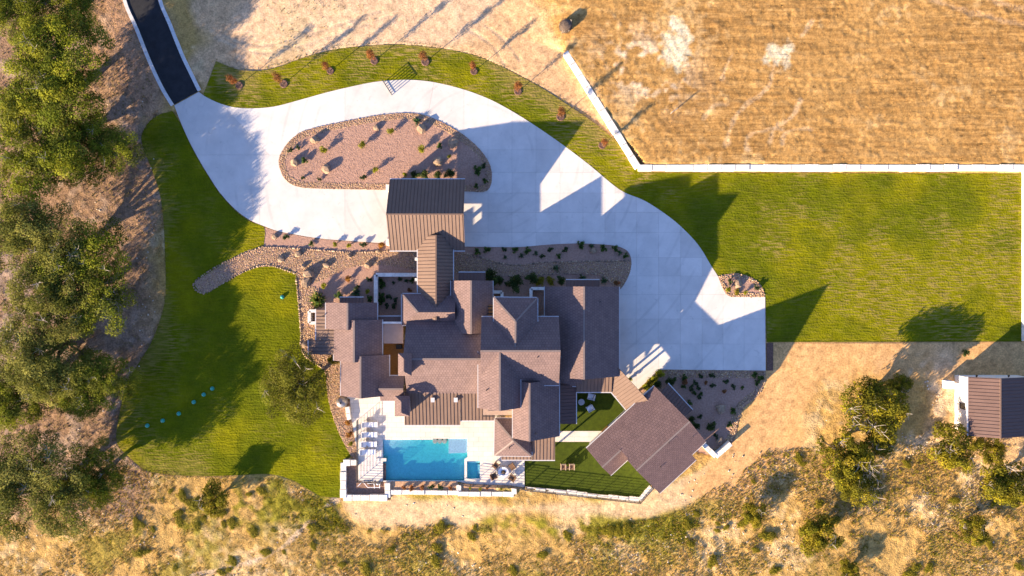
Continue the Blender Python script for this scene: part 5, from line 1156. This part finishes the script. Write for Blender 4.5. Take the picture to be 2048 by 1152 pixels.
# ------------------------------------------------------------------ furniture and small things
def lounger_proto():
    fr = MB(); fr.box((0, 0, .22), (1.95, .66, .07))
    for sx in (-.85, .85):
        for sy in (-.28, .28): fr.box((sx, sy, .1), (.06, .06, .2))
    M = Matrix.Rotation(math.radians(-32), 3, 'Y').to_3x3(); M2 = Matrix.Rotation(math.radians(32), 3, 'Y')
    cu = MB().box((.33, 0, .31), (1.25, .62, .1)); bk = MB().box((-.60, 0, .50), (.78, .62, .1), M=M2)
    pi_ = MB().box((-.80, 0, .68), (.26, .5, .1), M=M2)
    return [('frame', fr.mesh('frame', 'white_metal'), []), ('seat_cushion', cu.mesh('seat_cushion', 'white_cloth'), []), ('backrest', bk.mesh('backrest', 'white_cloth'), [('pillow', pi_.mesh('pillow', 'grey_cloth'))])]
LP = lounger_proto()
TABLE = [('top', MB().lathe([(.0, .36), (.22, .36), (.22, .40), (0, .40)], n=16).mesh('top', 'cushion_tan'), []), ('leg', MB().lathe([(.14, 0), (.05, .04), (.05, .36)], n=10).mesh('leg', 'cushion_tan'), [])]
for i, (x, y) in enumerate(((741, 848), (740.5, 868), (739.5, 887), (737, 902.5))):
    p = P(x, y); spawn(LP, 'sun_lounger', 'white sun lounger on the pool deck, %s from the top' % ORD[i], 'sun lounger', (p.x, p.y, .1), 0, 1.0, 'sun loungers beside the pool')
    p = P(x - 3, y - 10); spawn(TABLE, 'side_table', 'small tan side table above a lounger, %s from the top' % ORD[i], 'table', (p.x, p.y, .1), 0, 1, 'side tables between the loungers')
def armchair_proto(m, mc, w=.74, d=.76):
    fr = MB()
    for sy in (-1, 1):
        fr.box((0, sy * (w / 2 - .05), .56), (d * .92, .1, .08))
        for sx in (-1, 1): fr.box((sx * (d / 2 - .08), sy * (w / 2 - .05), .27), (.07, .07, .54))
    fr.box((0, 0, .3), (d * .9, w - .1, .08)); bk = MB().box((-d / 2 + .06, 0, .6), (.1, w - .04, .62), M=Matrix.Rotation(math.radians(-12), 3, 'Y')); cu = MB().box((.05, 0, .4), (d * .72, w - .24, .13))
    return [('frame', fr.mesh('frame', m), []), ('backrest', bk.mesh('backrest', m), []), ('cushion', cu.mesh('cushion', mc), [])]
AC = armchair_proto('brown_wicker', 'brown_wicker'); AC2 = armchair_proto('cushion_tan', 'brown_wicker', .7, .8); AC3 = armchair_proto('grey_cloth', 'white_cloth', .78, .85)
fx, fy = 1007, 942.5
fp = thing('fire_pit', 'round white fire pit with dark centre on the pool terrace', 'fire pit', P(fx, fy) + Vector((0, 0, .1)))
MB().lathe([(.62, .1), (.66, .3), (.66, .52), (.42, .54), (.40, .46)], (P(fx, fy).x, P(fx, fy).y, 0), 28).mk('bowl', 'white_metal', fp)
fb = MB().lathe([(.41, .2), (.41, .45), (.0, .48)], (P(fx, fy).x, P(fx, fy).y, 0), 20); fb.mk('fire_bed', 'ash', fp)
for i in range(5):
    a = i * 1.26; c = P(fx, fy); MB().tube([(c.x + .3 * math.cos(a), c.y + .3 * math.sin(a), .5), (c.x - .1 * math.cos(a + .5), c.y - .1 * math.sin(a + .5), .62)], .05, 6).mk('log', 'bark', fp)
for x, y, nm in ((992, 929, 'upper left'), (1024, 931, 'upper right'), (988, 950, 'lower left'), (1024, 953, 'lower right')):
    p = P(x, y); a = math.atan2(P(fx, fy).y - p.y, P(fx, fy).x - p.x); spawn(AC, 'armchair', 'brown wicker armchair at the %s of the fire pit' % nm, 'chair', (p.x, p.y, .1), a, 1, 'armchairs around the fire pit')
for x, nm in ((1126, 'left'), (1143, 'right')):
    p = P(x, 932); spawn(AC2, 'armchair', 'tan wooden armchair on the green turf, the %s one of the pair' % nm, 'chair', (p.x, p.y, .04), -1.57, 1, 'armchairs on the turf terrace')
p = P(1134.5, 934); spawn([('top', MB().lathe([(0, .3), (.2, .3), (.2, .34), (0, .34)], n=14).mesh('top', 'brown_wicker'), []), ('leg', MB().lathe([(.12, 0), (.05, .05), (.05, .3)], n=8).mesh('leg', 'brown_wicker'), [])], 'side_table', 'small dark side table between the two tan armchairs on the turf', 'table', (p.x, p.y, .04))
for x, y, a, nm in ((1181, 792, 2.9, 'upper'), (1179, 815.5, 3.7, 'lower')):
    p = P(x, y); spawn(AC3, 'lounge_chair', 'pale cushioned chair in the shaded turf courtyard, the %s of two' % nm, 'chair', (p.x, p.y, .04), a, 1, 'pale chairs of the turf courtyard')
p = P(1162, 803); spawn([('top', MB().lathe([(0, .4), (.38, .4), (.4, .43), (.38, .46), (0, .46)], n=24).mesh('top', 'grey_cloth'), []), ('base', MB().lathe([(.3, 0), (.22, .2), (.3, .4)], n=20).mesh('base', 'grey_cloth'), [])], 'round_table', 'round grey table in the shaded turf courtyard', 'table', (p.x, p.y, .04))
DOME = [('lid', MB().lathe([(.28, .08), (.275, .15), (.25, .23), (.18, .31), (.1, .345), (.0, .36)], n=20).mesh('lid', 'teal', smooth=True), []), ('riser', MB().lathe([(.30, -.05), (.30, .085)], n=20).mesh('riser', 'teal'), [])]
for i, (x, y) in enumerate(((295, 851), (326, 841), (358, 827), (388, 804), (408, 789), (425, 777))):
    p = P(x, y); spawn(DOME, 'dome_lid', 'teal round dome on the west lawn row, %s from the left' % ORD[i], 'dome', (p.x, p.y, .03), 0, .85, 'teal domes on the lawn')
p = P(565, 594); spawn(DOME, 'dome_lid', 'single teal dome on the lawn below the rock stream', 'dome', (p.x, p.y, .03), 0, .85, 'teal domes on the lawn')
p = P(686, 803); ov = thing('metal_dome', 'round brown metal dome at the corner of the west wing', 'dome', (p.x, p.y, 0))
MB().lathe([(.70, .0), (.70, .55), (.68, .72), (.58, .98), (.38, 1.16), (.14, 1.24), (.0, 1.25)], (p.x, p.y, 0), 28).mk('shell', 'steel', ov, smooth=True); MB().lathe([(.12, 1.2), (.12, 1.34), (.0, 1.36)], (p.x, p.y, 0), 14).mk('cap', 'frame_dark', ov)
pit = thing('pool_pipes', 'white pool pipes and pump in the sunken pit', 'pipes', P(740, 970))
for line in ([(716, 972), (726, 962), (745, 962)], [(726, 962), (736, 974), (760, 974)], [(735, 966), (762, 966)], [(748, 962), (750, 976)], [(760, 962), (760, 976)]):
    MB().tube([tuple(P(x, y)[:2]) + (.15,) for x, y in line], .045, 8).mk('pipe', 'white_metal', pit)
c = P(756, 966); MB().lathe([(.18, .02), (.2, .3), (.12, .42), (0, .44)], (c.x, c.y, 0), 14).mk('pump', 'gutter_metal', pit)
# added picket panel at the drive's north edge, there only to cast striped shadow
g0, g1 = P(768, 165), P(784, 190); gp = thing('shadow_picket_panel', 'added low picket panel at the top edge of the driveway to cast striped shadows', 'shadow caster', g0)
for i in range(7): c = g0.lerp(g1, i / 6); MB().box((c.x, c.y, .6), (.07, .07, 1.15)).mk('picket', 'rail_dark', gp)
MB().bar(g0 + Vector((0, 0, .2)), g1 + Vector((0, 0, .2)), .05).mk('rail', 'rail_dark', gp); MB().bar(g0 + Vector((0, 0, 1.15)), g1 + Vector((0, 0, 1.15)), .06).mk('rail', 'rail_dark', gp)
# round wire bale and staked frame in the field
bp_ = P(1131, 54, .6); bl = thing('brush_bale', 'round wire-bound bundle of brush at the top of the dry field', 'bale', (bp_.x, bp_.y, .25))
MB().lathe([(.55, .0), (.72, .3), (.75, .8), (.66, 1.25), (.3, 1.38), (0, 1.4)], (bp_.x, bp_.y, .25), 18).mk('core', 'bark', bl)
for i in range(30):
    a = random.uniform(0, 6.28); b = a + random.uniform(-.9, .9); r0 = random.uniform(.5, .95); MB().tube([(bp_.x + r0 * math.cos(a), bp_.y + r0 * math.sin(a), random.uniform(.2, .5)), (bp_.x + .78 * math.cos(b), bp_.y + .78 * math.sin(b), random.uniform(1.1, 1.75))], .025, 4).mk('stick', 'bark' if i % 3 else 'bark_pale', bl)
for zz in (.6, 1.0, 1.4):
    MB().tube([(bp_.x + .8 * math.cos(t * .524), bp_.y + .8 * math.sin(t * .524), zz) for t in range(13)], .018, 4).mk('wire_hoop', 'rail_dark', bl)
sp = P(1346, 224, .79); st = thing('staked_frame', 'small pale wooden stake frame with guy lines in the dry field', 'frame', sp)
MB().box(sp + Vector((0, 0, .6)), (.5, .06, .9), rz=.6).mk('board', 'bark_pale', st)
for sx, sy in ((-.28, -.2), (.28, .2)): MB().box(sp + Vector((sx, sy, .5)), (.07, .07, 1.2)).mk('stake', 'bark_pale', st)
for ex, ey in ((-1.6, .3), (1.2, 1.0), (-.2, -1.4)): MB().tube([sp + Vector((0, 0, 1.0)), sp + Vector((ex, ey, .0))], .015, 4).mk('guy_line', 'rail_dark', st)

print('objects', len(bpy.data.objects), 'tris', sum(sum(len(p.vertices) - 2 for p in me.polygons) for me in bpy.data.meshes if len(me.polygons) < 50000))
